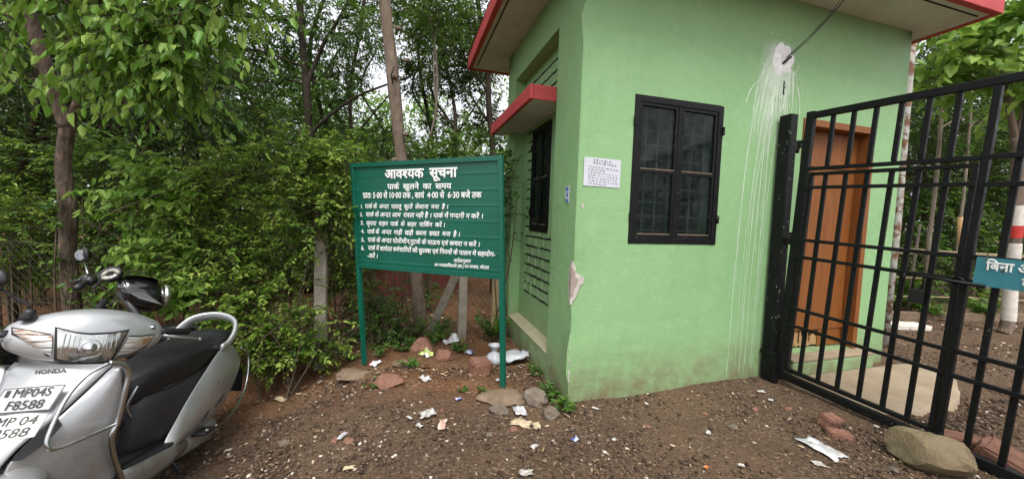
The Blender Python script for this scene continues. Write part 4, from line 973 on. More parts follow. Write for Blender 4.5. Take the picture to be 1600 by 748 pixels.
shrub('leafy_shrub', 'low leafy tangle at the foot of the hedge left of the pale concrete post', gz(A(435, 575, 3.35)), col(435, 3.35, [(-15, 520, 0, (.2, .16, .2)), (20, 545, .0, (.18, .14, .14)), (-30, 560, -.05, (.16, .12, .1)), (40, 500, .1, (.2, .15, .2)), (75, 540, .25, (.14, .12, .14))]), 330, .036, M['leaf_hedge'], tint=(.45, .3), Ln=(.2, .4), group='shrubs of the hedge along the fence')
shrub('leafy_shrub', 'low dry tangle behind the mesh just left of the brown angular stone', gz(A(610, 535, 4.1)), col(610, 4.1, [(0, 505, 0, (.2, .15, .18)), (25, 520, .05, (.2, .15, .12)), (-25, 480, .1, (.16, .15, .22))]), 170, .036, M['leaf_mid'], tint=(.35, .3), Ln=(.2, .45))

for x, y, n, lab in ((6.3, 6.9, 520, 'green thicket bush behind the bamboo rails right of the hut edge'), (7.6, 7.0, 520, 'green thicket bush behind the painted trunk'), (9.0, 7.2, 480, 'green thicket bush at the right end beyond the gate')):
    z0 = float(gh(x, y)); shrub('thicket_shrub', lab, (x, y, z0), [((x, y, z0+1.0), (.7, .5, .6)), ((x-.4, y, z0+1.7), (.6, .5, .55)), ((x+.4, y+.1, z0+2.1), (.6, .5, .55)), ((x, y, z0+.45), (.6, .4, .35))], n, .065, M['leaf_mid'], group='thicket bushes beyond the gate', tint=(.45, .3))
# ---------------------------------------------------------------- the scooter
t = NT('silver_scooter_paint'); c = t.ramp(t.noise(2.5, 5), [(.3, (.40, .415, .43, 1)), (.7, (.47, .485, .50, 1))])
c = t.mix(t.ramp(t.noise(6, 7, .7), [(.56, 0.0), (.78, .45)]), c, (.30, .285, .26, 1))
c = t.mix(t.math('MULTIPLY', t.ramp(t.sep()[2], [(.2, .8), (.62, .12)]), t.ramp(t.noise(9, 7, .7), [(.35, .2), (.65, 1.0)])), c, (.21, .165, .12, 1))
c = t.mix(t.ramp(t.noise(48, 4, .6, scl=(1, 1, 2.5)), [(.72, 0.0), (.76, .5)]), c, (.16, .15, .14, 1))
t.set(color=c, rough=t.ramp(t.noise(5, 6), [(.3, .26), (.75, .48)]), metal=.55, coat=.5, coatr=.12); M['silver'] = t.m
M['greyplastic'] = simple('dark_grey_plastic', (.026, .026, .029, 1), .5, var=.2, scale=6, bump=.25, bscale=150)
M['blackplastic'] = simple('black_plastic', (.014, .014, .016, 1), .42, var=.2, bump=.1)
t = NT('black_vinyl_seat'); t.set(color=t.ramp(t.noise(5, 6, .7), [(.3, (.005, .005, .007, 1)), (.75, (.015, .015, .018, 1))]), rough=t.ramp(t.noise(8, 5), [(.3, .34), (.7, .5)]), spec=.45); t.bump(t.math('ADD', t.noise(3, 2), t.math('MULTIPLY', t.voro(220), .12)), .25, .012); M['seat'] = t.m
M['steel'] = simple('bright_steel_tube', (.52, .53, .54, 1), .22, 1.0, var=.15, bump=0)
M['castmetal'] = simple('cast_engine_metal', (.40, .40, .40, 1), .5, .7, var=.3)
M['tyre'] = simple('tyre_rubber', (.018, .017, .017, 1), .85, bump=.4)
t = NT('headlamp_reflector'); rib = t.noise(16, 2, .5, scl=(1, 1, .12)); t.set(color=t.ramp(t.noise(5.5, 3, .6, scl=(1, 1, .6)), [(.34, (.13, .14, .13, 1)), (.46, (.55, .56, .53, 1)), (.66, (.9, .9, .86, 1))]), rough=.16, metal=.9, coat=1.0, coatr=.03)
t.bump(t.math('ADD', t.math('MULTIPLY', rib, 1.2), t.math('MULTIPLY', t.noise(6, 2), 1.6)), .6, .02); M['reflector'] = t.m
t = NT('clear_indicator'); c = t.ramp(t.noise(9, 3, scl=(1, .6, 1)), [(.50, (.60, .60, .58, 1)), (.62, (.42, .22, .12, 1))]); t.set(color=c, rough=.15, metal=.55, coat=1.0); t.bump(t.voro(40, vec=t.map((.3, .3, 3.0))), .5, .01); M['indicator'] = t.m
M['plate'] = simple('scratched_plate', (.48, .49, .49, 1), .5, var=.15)
M['sticker'] = simple('white_plate_sticker', (.62, .63, .60, 1), .5, var=.1)
M['blacktext'] = simple('black_lettering', (.02, .02, .02, 1), .5, bump=0)
M['redlens'] = simple('red_lamp_lens', (.35, .01, .01, 1), .2, bump=0)
M['mirror'] = simple('mirror_glass', (.7, .72, .74, 1), .04, 1.0, var=.02, bump=0)
sx_, sy_, sz_, sa_, _s1, lean_, steer_, pit_ = -2.31, 2.407, -.317, -1.313, 1.0, .08, .708, .223
SCM = Matrix.Translation((sx_, sy_, sz_)) @ Matrix.Rotation(sa_, 4, 'Z') @ Matrix.Rotation(-pit_, 4, 'Y') @ Matrix.Rotation(-lean_, 4, 'X')
sc = root('scooter', 'silver scooter with black seat and chrome crash guard parked at the left', 'scooter', SCM)
_cs, _ss = math.cos(steer_), math.sin(steer_)
def steer(x, y, z): return (.93+_cs*(x-.93)-_ss*y, _ss*(x-.93)+_cs*y, z)
def nost(x, y, z): return (x, y, z)
def mirror_y(mb):
    m2 = MB(); m2.v = [(x, -y, z) for x, y, z in mb.v]; m2.f = list(mb.f); return m2
# handlebar cowl
xf = lambda y: 1.065-1.6*y*y
mb = MB(); rings = []
for y in (-.262, -.25, -.215, -.16, -.09, 0, .09, .16, .215, .25, .262):
    zt = 1.078-1.25*y*y; zb = .805+1.35*y*y; f_ = xf(y); r_ = .855+.45*y*y; h = zt-zb
    if abs(y) > .255: zt -= .03; zb += .03; f_ -= .03; r_ += .02; h = zt-zb
    rings.append([steer(*p) for p in [(f_-.025, y, zb), (f_, y, zb+.16*h), (f_+.004, y, zb+.45*h), (f_-.004, y, zb+.72*h), (f_-.035, y, zb+.92*h), (f_-.09, y, zt), (r_+.05, y, zt-.01), (r_, y, zt-.06), (r_+.01, y, zb+.07), (r_+.07, y, zb+.005)]])
mb.loft(rings); cowl = mb.build('handlebar_cowl', M['silver'], sc, sub=2)
def front_patch(top, bot, off, nv=6, nu=14, bul=.0):
    def interp(c, u):
        xs = [p[0] for p in c]; k = np.interp(u, np.linspace(0, 1, len(c)), range(len(c))); i = int(min(len(c)-2, math.floor(k))); f = k-i
        return tuple(c[i][j]*(1-f)+c[i+1][j]*f for j in (0, 1))
    m_ = MB(); rows = []
    for v in np.linspace(0, 1, nv):
        row = []
        for u in np.linspace(0, 1, nu):
            a_, b_ = interp(top, u), interp(bot, u); y = a_[0]*(1-v)+b_[0]*v; z = a_[1]*(1-v)+b_[1]*v
            row.append(steer(xf(y)+off+bul*math.sin(PI*u)*math.sin(PI*v)-.03*max(0, v-.6), y, z))
        rows.append(row)
    return m_.grid(rows)
HT_ = [(-.122, .985), (-.06, .962), (-.015, .955), (.045, .958), (.102, .968)]; HB_ = [(-.100, .853), (-.06, .838), (-.015, .83), (.03, .826), (.066, .836)]
grow = lambda c, k, dz: [(p[0]*1.0+(.008 if p[0] > 0 else -.008)*k, p[1]+dz) for p in c]
front_patch(grow(HT_, 1, .009), grow(HB_, 1, -.008), .0055).build('headlight_surround', M['blackplastic'], sc, smooth=True)
front_patch(HT_, HB_, .0085, 8, 18, .008).build('headlight', M['reflector'], sc, smooth=True)
def fx(y, z, off): return Vector(steer(xf(y)+off, y, z))
fd = fx(0, .9, 1)-fx(0, .9, 0)
mb = MB(); mb.rev(fx(-.012, .898, .014), fd, [(.040, -.004), (.034, .004), (.026, -.002), (.020, .006), (0, .012)], 20); mb.build('lamp_bulb', M['steel'], sc, smooth=True)
mb = MB()
for y in np.linspace(-.095, .07, 12):
    zt = float(np.interp(y, [q_[0] for q_ in HT_], [q_[1] for q_ in HT_]))-.012; zb = float(np.interp(y, [q_[0] for q_ in HB_], [q_[1] for q_ in HB_]))+.012
    if abs(y+.012) < .03: zb = .945
    mb.tube([fx(y, zt, .0125), fx(y, (zt+zb)/2, .016), fx(y, zb, .0115-.02*(zb < .86))], .0016, 4)
mb.build('lens_ribs', M['steel'], sc)
IR_t = [(-.240, .983), (-.19, .972), (-.131, .955)]; IR_b = [(-.232, .955), (-.19, .908), (-.118, .866)]
IL_t = [(.112, .940), (.16, .937), (.214, .940)]; IL_b = [(.085, .850), (.14, .858), (.188, .882)]
for tp_, bt_ in ((IR_t, IR_b), (IL_t, IL_b)):
    front_patch(grow(tp_, .6, .006), grow(bt_, .6, -.006), .0045).build('indicator_surround', M['greyplastic'], sc, smooth=True)
    front_patch(tp_, bt_, .0075, 6, 12, .004).build('indicator', M['indicator'], sc, smooth=True)
for s_ in (-1, 1):
    mb = MB(); mb.tube([steer(.94, s_*.24, .955), steer(.925, s_*.27, .95), steer(.90, s_*.38, .945)], [.02, .019, .019], 12); mb.build('grip', M['blackplastic'], sc, smooth=True)
    mb = MB(); mb.tube([steer(.975, s_*.255, .935), steer(.975, s_*.29, .925), steer(.945, s_*.42, .905)], [(.012, .007), (.011, .006), (.010, .006)], 8); mb.rev(steer(.945, s_*.425, .905), (0, 0, 1), [(0, -.009), (.009, -.006), (.009, .006), (0, .009)], 10); mb.build('brake_lever', M['castmetal'], sc, smooth=True)
mb = MB(); mb.rev(steer(.955, -.205, 1.015), (0, 0, 1), [(.03, 0), (.026, .012), (.027, .014), (.02, .03), (.021, .032), (.013, .05), (0, .05)], 16); mb.tube([steer(.955, -.205, 1.05), steer(.95, -.215, 1.085), steer(.94, -.265, 1.12), steer(.935, -.30, 1.15)], .006, 8); mir = mb.build('mirror_arm', M['blackplastic'], sc, smooth=True)
mb = MB(); mb.blob(steer(.935, -.345, 1.19), (.022, .075, .052), 1, 3, .05); mb.build('mirror', M['blackplastic'], sc, smooth=True)
mb = MB(); mb.rev(steer(.99, .205, .985), (.3, .25, .9), [(0, .004), (.010, .003), (.013, -.01)], 14); mb.build('mirror_cap', M['steel'], sc, smooth=True)
# apron and leg shield
SEAM = [(1.05, .183, .82), (1.115, .148, .72), (1.165, .121, .645), (1.20, .098, .60), (1.24, .073, .55), (1.275, .053, .49), (1.28, .05, .40)]
XC = [1.09, 1.155, 1.205, 1.23, 1.265, 1.292, 1.30]
def apx(y, z, off=0):
    zs = [p[2] for p in SEAM][::-1]; xc = np.interp(z, zs, XC[::-1]); xe = np.interp(z, zs, [p[0] for p in SEAM][::-1]); ye = np.interp(z, zs, [p[1] for p in SEAM][::-1])
    return float(xc-(xc-xe)*min(1.3, (y/ye)**2)+off)
mb = MB(); rows = []
zr = np.linspace(.825, .40, 16)
for z in zr:
    ye = float(np.interp(z, [p[2] for p in SEAM][::-1], [p[1] for p in SEAM][::-1]))
    rows.append([(apx(y, z)-(.02 if z > .82 else 0), y, z) for y in np.linspace(-ye, ye, 13)])
mb.grid(rows); mb.build('front_apron', M['silver'], sc, smooth=True, solid=.004)
OUT = [(1.075, .236, .822), (1.035, .243, .70), (1.022, .240, .60), (1.02, .236, .53), (.992, .229, .45), (.95, .223, .36), (.89, .22, .26)]
for s_ in (1, -1):
    mb = MB(); rows = []
    for (a_, b_) in zip(SEAM, OUT):
        a_ = np.array(a_)+(-.006, .004, 0); b_ = np.array(b_); m_ = (a_+b_)/2+np.array([.03, .022, 0]); row = []
        for k in np.linspace(0, 1, 7):
            p = (1-k)**2*a_+2*k*(1-k)*m_+k*k*b_; row.append((p[0], s_*p[1], p[2]))
        rows.append(row)
    mb.grid(rows); mb.build('leg_shield', M['silver'], sc, sub=1, solid=.006)
    v_ = [(1.185, .128, .628), (1.175, .142, .600), (1.205, .125, .545), (1.245, .092, .498), (1.262, .070, .502), (1.245, .080, .54), (1.21, .105, .60)]
    mb = MB(); n_ = len(v_); mb.add([(p[0]+.012, s_*(p[1]+.006), p[2]) for p in v_]+[(p[0]-.03, s_*(p[1]-.02), p[2]) for p in v_], [tuple(range(n_))]+[(k, (k+1) % n_, n_+(k+1) % n_, n_+k) for k in range(n_)])
    mb.build('vent', M['blackplastic'], sc)
    mb = MB(); sp = [(1.135, .225, .846), (1.095, .248, .835), (1.062, .262, .79), (1.058, .262, .70), (1.055, .258, .58), (1.06, .252, .51), (1.0, .245, .40), (.90, .24, .26), (.86, .21, .20)]
    mb.tube([(x, s_*y, z) for x, y, z in smooth_path(sp, 6)], .0115, 10)
    mb.tube([(x, s_*y, z) for x, y, z in smooth_path([(1.135, .225, .846), (1.19, .19, .80), (1.24, .175, .72), (1.285, .18, .60), (1.29, .19, .555), (1.265, .205, .54), (1.18, .24, .555), (1.055, .256, .565)], 6)], .0075, 8)
    mb.build('crash_guard', M['steel'], sc, smooth=True)
mb = MB(); mb.grid([[(x, y*w_, z) for y in np.linspace(-1, 1, 9)] for x, z, w_ in ((1.04, .815, .228), (.985, .70, .232), (.985, .55, .228), (.955, .42, .215), (.90, .32, .208), (.82, .285, .2))]); mb.build('inner_shield', M['greyplastic'], sc, smooth=True, solid=.006)
mb = MB(); mb.box(.42, .86, -.205, .205, .245, .28); mb.build('floorboard', M['greyplastic'], sc, bevel=.012)
mb = MB()
for k in range(5): mb.box(.50, .84, -.16+.075*k, -.14+.075*k, .281, .287)
mb.build('floor_mat', M['blackplastic'], sc)
for s_ in (1, -1):
    mb = MB(); mb.grid([[(x, s_*(y+.012*math.sin(PI*k)), z0_*(1-k)+z1_*k) for k in np.linspace(0, 1, 5)] for x, y, z0_, z1_ in ((.90, .215, .30, .22), (.78, .215, .285, .17), (.62, .213, .275, .14), (.46, .208, .26, .15), (.30, .2, .24, .17))]); mb.build('skirt', M['silver'], sc, smooth=True, solid=.006)
# body under the seat
def se_ring(x, hw, z0_, z1_, e=.55, n=20):
    r_ = []
    for k in range(n):
        a_ = 2*PI*k/n; c_, s_ = math.cos(a_), math.sin(a_)
        r_.append((x, hw*math.copysign(abs(c_)**e, c_), (z0_+z1_)/2+(z1_-z0_)/2*math.copysign(abs(s_)**e, s_)))
    return r_
mb = MB(); mb.loft([se_ring(*q) for q in ((.64, .07, .27, .54), (.60, .115, .25, .60), (.50, .148, .24, .62), (.35, .165, .23, .64), (.15, .175, .26, .70), (-.1, .17, .38, .78), (-.3, .12, .50, .78), (-.40, .07, .56, .76))]); mb.build('body_shell', M['greyplastic'], sc, smooth=True)
mb = MB(); mb.loft([se_ring(x, w_, z0_, z1_, .62, 24) for x, z1_, z0_, w_ in ((.665, .64, .56, .03), (.65, .67, .53, .065), (.60, .715, .505, .100), (.50, .768, .50, .128), (.30, .82, .53, .150), (.10, .852, .585, .160), (-.10, .882, .66, .160), (-.26, .885, .73, .14), (-.36, .865, .77, .10), (-.40, .83, .79, .05))]); seat = mb.build('seat', M['seat'], sc, sub=1)
mb = MB(); mb.tube([(x, .158*w_+.003, z) for x, z, w_ in ((.52, .60, .82), (.3, .62, .96), (.1, .665, 1.02), (-.1, .735, 1.02), (-.25, .79, .9))], .0035, 6); mb.build('seam', M['blackplastic'], seat, smooth=True)
mb = MB(); mb.tube(smooth_path([(.645, .075, .64), (.66, .07, .60), (.665, .06, .53), (.64, .08, .47)], 5), .006, 8); mb.build('bag_hook', M['steel'], sc, smooth=True)
mb = MB(); mb.rev((.652, .02, .44), (1, 0, 0), [(.03, -.02), (.028, .01), (.012, .016), (0, .016)], 14); mb.build('key_lock', M['blackplastic'], sc, smooth=True)
U = [(.475, .262), (.40, .37), (.29, .525), (.16, .645), (.04, .755), (-.10, .79), (-.25, .765), (-.40, .70), (-.45, .63)]
L_ = [(.465, .222), (.36, .222), (.22, .225), (.08, .245), (-.08, .285), (-.22, .345), (-.33, .43), (-.43, .54), (-.455, .60)]
YB = [.190, .198, .205, .208, .205, .196, .178, .14, .10]
for s_ in (1, -1):
    mb = MB(); rows = []
    for (a_, b_, y) in zip(U, L_, YB):
        row = []
        for k in np.linspace(0, 1, 9):
            row.append((a_[0]*(1-k)+b_[0]*k, s_*(y-.035*(1-k)**3+.022*math.sin(PI*k)-.02*k**4), a_[1]*(1-k)+b_[1]*k))
        rows.append(row)
    mb.grid(rows); sp_ = mb.build('side_panel', M['silver'], sc, sub=2, solid=.006)
    mb = MB()
    for x0_, z0_, x1_, z1_ in ((.20, .315, .12, .375), (.05, .37, -.06, .43)): mb.tube([(x0_, s_*.2225, z0_), ((x0_+x1_)/2, s_*.2265, (z0_+z1_)/2+.006), (x1_, s_*.2215, z1_)], [(.004, .004), (.008, .005), (.003, .003)], 6)
    mb.build('side_slot', M['blackplastic'], sp_, smooth=True)
def text3(s_, fn, mb, size_w, bold=.0, shear=0.0):
    V, F, W = layout(s_, bold, shear); mb.add([fn(p[0]/W, p[1], p[2]) for p in V], F)
mb = MB(); text3('Activa', lambda a_, g_, c_: (-.17-.20*a_, .218-.16*max(0, a_-.1)**2*1.6+.004+.02*c_, .435+.13*a_+.042*g_), mb, .2, .01, .25); mb.build('emblem', M['blackplastic'], sc)
GRP = smooth_path([(.00, .172, .765), (-.07, .185, .80), (-.15, .180, .885), (-.21, .13, .955), (-.245, 0, .985), (-.21, -.13, .955), (-.15, -.18, .885), (-.07, -.185, .80), (.0, -.172, .765)], 7)
mb = MB(); mb.tube(GRP, [(.036, .017)]*len(GRP), 12, flat=(1, 0, .3)); mb.build('grab_rail', M['silver'], sc, smooth=True)
mb = MB(); mb.loft([[(x, y*w_, z) for x, y, z in ((-.40, -1, z0_), (-.40, 1, z0_), (-.46, .9, (z0_+z1_)/2), (-.40, 1, z1_), (-.40, -1, z1_), (-.46, -.9, (z0_+z1_)/2))] for z0_, z1_, w_ in ((.55, .70, .10),)]*1+[[(-.42, y*.1, z) for x, y, z in ((0, -1, .555), (0, 1, .555), (0, 1, .62), (0, 1, .69), (0, -1, .69), (0, -1, .62))]]); mb.build('tail_lamp', M['redlens'], sc)
for s_ in (1, -1):
    mb = MB(); mb.tube([(x, s_*y, z) for x, y, z in smooth_path([(.02, .232, .235), (-.12, .238, .235), (-.31, .232, .30), (-.47, .205, .43), (-.515, .175, .60), (-.48, .155, .70), (-.41, .14, .715)], 6)], .009, 8); mb.build('rear_guard', M['steel'], sc, smooth=True)
mb = MB(); mb.add([(-.50, .02, .52), (-.50, .15, .52), (-.545, .15, .34), (-.545, .02, .34), (-.505, .02, .52), (-.505, .15, .52), (-.55, .15, .34), (-.55, .02, .34)], [(0, 1, 2, 3), (7, 6, 5, 4), (0, 4, 5, 1), (1, 5, 6, 2), (2, 6, 7, 3), (3, 7, 4, 0)]); mb.build('rear_plate', M['blackplastic'], sc)
# wheels, fenders, engine
def wheel(c, axis_fn, r, w_, parent, rim_m):
    pr = [(r*.60, -w_*.42), (r*.80, -w_*.5), (r*.95, -w_*.40), (r, -w_*.15), (r, w_*.15), (r*.95, w_*.40), (r*.80, w_*.5), (r*.60, w_*.42)]
    mb = MB(); mb.rev((0, 0, 0), (0, 1, 0), pr, 36, close=True); mb.xf(lambda x, y, z: axis_fn(c[0]+x, c[1]+y, c[2]+z)); o = mb.build('wheel', M['tyre'], parent, smooth=True)
    mb = MB(); mb.rev((0, 0, 0), (0, 1, 0), [(0, -.05), (.03, -.05), (.035, -.02), (r*.5, -.012), (r*.61, -w_*.4), (r*.61, w_*.4), (r*.5, .012), (.035, .02), (.03, .05), (0, .05)], 24); mb.xf(lambda x, y, z: axis_fn(c[0]+x, c[1]+y, c[2]+z)); mb.build('rim', rim_m, o, smooth=True); return o
def steer_w(x, y, z):
    # the wheel turns about the raked steering axis
    o = Vector((.93, 0, .95)); ax = Vector((.27, 0, -.74)).normalized(); p = Vector((x, y, z))-o
    return tuple(o+Matrix.Rotation(-steer_, 3, ax) @ p)
wheel((1.235, 0, .21), steer_w, .215, .095, sc, M['castmetal']); wheel((0, 0, .21), nost, .215, .095, sc, M['castmetal'])
mb = MB(); rows = []
for a_ in np.linspace(R(-15), R(150), 16):
    rows.append([steer_w(1.235+(.262-.045*k*k)*math.cos(a_), .082*k, .21+(.262-.045*k*k)*math.sin(a_)) for k in np.linspace(-1, 1, 9)])
mb.grid(rows); mb.build('front_fender', M['silver'], sc, smooth=True, solid=.005)
for s_ in (1, -1):
    mb = MB(); mb.tube([steer_w(1.235, s_*.075, .21), steer_w(1.12, s_*.07, .40), steer_w(1.06, s_*.05, .62)], .018, 10); mb.build('fork_leg', M['greyplastic'], sc, smooth=True)
mb = MB(); rows = []
for a_ in np.linspace(R(20), R(200), 14): rows.append([(.255*math.cos(a_), .07*k, .21+.255*math.sin(a_)-.03*k*k) for k in np.linspace(-1, 1, 7)])
mb.grid(rows); mb.build('rear_fender', M['blackplastic'], sc, smooth=True, solid=.005)
mb = MB(); mb.loft([[(x, y+.03*math.cos(2*PI*k/14), zc+hz*math.sin(2*PI*k/14)) for k in range(14)] for x, y, zc, hz in ((.40, .15, .19, .035), (.36, .17, .19, .06), (.15, .18, .19, .055), (0, .18, .205, .075), (-.07, .17, .21, .06), (-.1, .15, .21, .03))]); mb.build('engine_case', M['castmetal'], sc, smooth=True)
mb = MB(); mb.tube([(-.02, .21, .20), (.0, .235, .20), (.16, .245, .25), (.20, .26, .26)], .011, 8); mb.build('kick_lever', M['castmetal'], sc, smooth=True)
mb = MB(); mb.box(.10, .24, .19, .27, .235, .26); mb.build('footrest', M['blackplastic'], sc, bevel=.008)
mb = MB(); mb.tube([(.32, -.1, .18), (.1, -.17, .2), (-.05, -.19, .24)], [.02, .045, .05], 14); mb.tube([(-.05, -.19, .24), (-.35, -.2, .30)], [.055, .05], 14); mb.build('exhaust', M['greyplastic'], sc, smooth=True)
for s_ in (1, -1):
    mb = MB(); mb.tube([(.30, s_*.10, .17), (.22, s_*.16, .02), (.20, s_*.19, -.0)], .012, 8); mb.build('stand_leg', M['greyplastic'], sc, smooth=True)
# emblem and number plates on the apron
mb = MB(); text3('HONDA', lambda a_, g_, c_: (apx(-.045+.105*a_, .795, .005+.02*c_), -.045+.105*a_, .792+.008*a_+.024*g_), mb, .1, .03); mb.build('emblem', M['greyplastic'], sc)
def pl(y, z, off): return (1.192+.0+off-.35*(z-.70)-.15*abs(y)*.3, y, z)
mb = MB(); q4 = [(-.085, .655), (.105, .668), (.116, .765), (-.075, .748)]
mb.add([pl(y, z, .006) for y, z in q4]+[pl(y, z, .0) for y, z in q4], [(0, 1, 2, 3), (7, 6, 5, 4), (0, 4, 5, 1), (1, 5, 6, 2), (2, 6, 7, 3), (3, 7, 4, 0)]); npl = mb.build('number_plate', M['plate'], sc, bevel=.002)
mb = MB(); e_ = [q4[k] for k in (0, 1, 2, 3)]
mb.tube([pl(y*.985+.0002, z+(.003 if k < 2 else -.003), .0075) for k, (y, z) in enumerate(e_)], .0013, 5, closed=True); mb.build('plate_border', M['blacktext'], npl)
mb = MB(); text3('MP04S', lambda a_, g_, c_: pl(-.038+.122*a_, .714+.009*a_+.046*g_, .0075+.03*c_), mb, 1, .006); text3('F8588', lambda a_, g_, c_: pl(-.040+.118*a_, .670+.008*a_+.046*g_, .0075+.03*c_), mb, 1, .006)
mb.box(-.062, -.05, 0, .001, 0, .001, fn=lambda x, y, z: pl(x, .716+z*24, .0072+y)); mb.build('lettering', M['blacktext'], npl)
mb = MB(); mb.grid([[(apx(y, z+.05*y, .006), y, z+.05*y) for y in np.linspace(-.062, .092, 9)] for z in np.linspace(.568, .650, 9)]); stk = mb.build('number_sticker', M['sticker'], sc, smooth=True)
mb = MB()
for s_, y0_, y1_, zb in (('MP 04', -.044, .076, .616), ('F8588', -.046, .074, .577)): text3(s_, lambda a_, g_, c_: (apx(y0_+(y1_-y0_)*a_, zb+.05*(y0_+(y1_-y0_)*a_)+.042*g_, .0085+.02*c_), y0_+(y1_-y0_)*a_, zb+.05*(y0_+(y1_-y0_)*a_)+.042*g_), mb, 1, .004)
mb.build('lettering', M['blacktext'], stk)

# ---------------------------------------------------------------- the motorcycle behind it
BH = R(66); BKM = Matrix.Translation((-3.55, 1.87, float(gh(-3.0, 2.4))+.03)) @ Matrix.Rotation(BH, 4, 'Z') @ Matrix.Rotation(-.1, 4, 'X') @ Matrix.Scale(1.1, 4)
bk = root('motorcycle', 'black motorcycle with round white dial parked behind the scooter', 'motorcycle', BKM)
bst = -.25
def bs(x, y, z): return (.95+math.cos(bst)*(x-.95)-math.sin(bst)*y, math.sin(bst)*(x-.95)+math.cos(bst)*y, z)
wheel((1.28, 0, .30), bs, .30, .09, bk, M['castmetal']); wheel((0, 0, .30), nost, .30, .10, bk, M['castmetal'])
for s_ in (1, -1):
    mb = MB(); mb.tube([bs(1.28, s_*.085, .30), bs(1.0, s_*.085, .95)], [.028, .022], 12); mb.build('fork_leg', M['blackplastic'], bk, smooth=True)
mb = MB(); mb.grid([[bs(1.28+(.345-.03*k*k)*math.cos(a_), .07*k, .30+(.345-.03*k*k)*math.sin(a_)) for k in np.linspace(-1, 1, 7)] for a_ in np.linspace(R(0), R(150), 14)]); mb.build('front_fender', M['blackplastic'], bk, smooth=True, solid=.005)
t = NT('gloss_black_paint'); t.set(color=(.006, .006, .007, 1), rough=.16, coat=.8, spec=.6); M['gloss'] = t.m
mb = MB(); mb.loft([[bs(x, y, z) for x, y, z in [(xx, hw*math.cos(2*PI*k/16), zc+hz*math.sin(2*PI*k/16)) for k in range(16)]] for xx, hw, zc, hz in ((.985, .09, .96, .05), (1.01, .135, .945, .12), (1.09, .14, .92, .15), (1.18, .12, .89, .14), (1.24, .09, .88, .11))]); mb.build('headlamp_cowl', M['gloss'], bk, sub=1)
mb = MB(); mb.rev(bs(1.235, 0, .88), (math.cos(bst), math.sin(bst), -.15), [(.09, 0), (.08, .03), (.04, .045), (0, .05)], 20); mb.build('headlamp', M['reflector'], bk, smooth=True)
mb = MB(); mb.add([bs(*p) for p in ((1.02, -.10, 1.075), (1.02, .10, 1.075), (1.09, .115, 1.10), (1.09, -.115, 1.10), (1.21, -.09, 1.0), (1.21, .09, 1.0))], [(0, 1, 2, 3), (3, 2, 5, 4)]); mb.build('visor', M['gloss'], bk, solid=.006)
for s_ in (1, -1):
    mb = MB(); mb.add([bs(*p) for p in ((1.03, s_*.142, .95), (1.12, s_*.144, .93), (1.21, s_*.118, .82), (1.09, s_*.146, .89))], [(0, 1, 2, 3)]); mb.build('cowl_decal', M['castmetal'], bk)
gd = Vector((-.52, -.50, .68)).normalized(); gc = Vector(bs(.96, -.02, 1.09))
mb = MB(); mb.rev(gc-gd*.02, gd, [(0, -.03), (.05, -.03), (.064, 0), (.064, .02), (.054, .022), (.052, .012), (0, .012)], 24); cl = mb.build('dial', M['blackplastic'], bk, smooth=True)
mb = MB(); mb.rev(gc-gd*.02, gd, [(0, .0135), (.050, .0135)], 24); mb.build('dial_face', M['limewash'], cl)
mb = MB(); mb.rev(gc-gd*.02, gd, [(0, .0148), (.024, .0148)], 16); mb.tube([gc+gd*(-.004)+Vector((0, -.035, .0)), gc+gd*(-.004)+Vector((0, .03, .02))], .0025, 5); mb.build('dial_mark', M['greyplastic'], cl)
mb = MB(); mb.tube([bs(*p) for p in smooth_path([(.80, .37, 1.03), (.86, .22, 1.06), (.93, .08, .985), (.93, -.08, .985), (.86, -.22, 1.06), (.80, -.37, 1.03)], 6)], .011, 8); mb.build('handlebar', M['steel'], bk, smooth=True)
for s_ in (1, -1):
    mb = MB(); mb.tube([bs(.835, s_*.27, 1.048), bs(.795, s_*.40, 1.025)], .019, 12); mb.build('grip', M['blackplastic'], bk, smooth=True)
    mb = MB(); mb.blob(bs(.86, s_*.24, 1.058), (.035, .03, .035), 3, 2, .2); mb.build('switch_box', M['blackplastic'], bk, smooth=True)
    mb = MB(); mb.tube([bs(.89, s_*.24, 1.05), bs(.90, s_*.29, 1.04), bs(.865, s_*.42, 1.02)], .008, 8); mb.build('lever', M['blackplastic'], bk, smooth=True)
mb = MB(); mb.tube([bs(.87, .25, 1.06), bs(.865, .28, 1.11), bs(.86, .35, 1.17)], .0065, 8); mb.build('mirror_arm', M['steel'], bk, smooth=True)
mb = MB(); mb.blob(bs(.865, .395, 1.235), (.018, .05, .062), 2, 3, .06); mo = mb.build('mirror', M['blackplastic'], bk, smooth=True)
mb = MB(); mb.rev(bs(.843, .395, 1.235), (-1, -.5, .05), [(0, .006), (.04, .006)], 20); mb.build('mirror_glass', M['mirror'], mo)
mb = MB(); mb.tube(smooth_path([bs(.87, .2, 1.05), bs(.98, .22, 1.12), bs(1.04, .1, 1.0), bs(.95, .03, .85)], 6), .004, 6); mb.tube(smooth_path([bs(.87, -.2, 1.05), bs(.97, -.2, 1.10), bs(1.03, -.1, .98), bs(.95, -.03, .85)], 6), .004, 6); mb.build('control_cable', M['cable'], bk, smooth=True)
mb = MB(); mb.loft([se_ring(*q) for q in ((.88, .06, .72, .80), (.82, .12, .66, .84), (.65, .14, .64, .85), (.48, .11, .64, .82), (.40, .07, .66, .77))]); mb.build('tank', M['gloss'], bk, sub=1)
mb = MB(); mb.loft([se_ring(*q) for q in ((.46, .07, .72, .80), (.40, .11, .70, .82), (.15, .13, .70, .80), (-.15, .12, .72, .85), (-.32, .06, .76, .84))]); mb.build('seat', M['seat'], bk, sub=1)
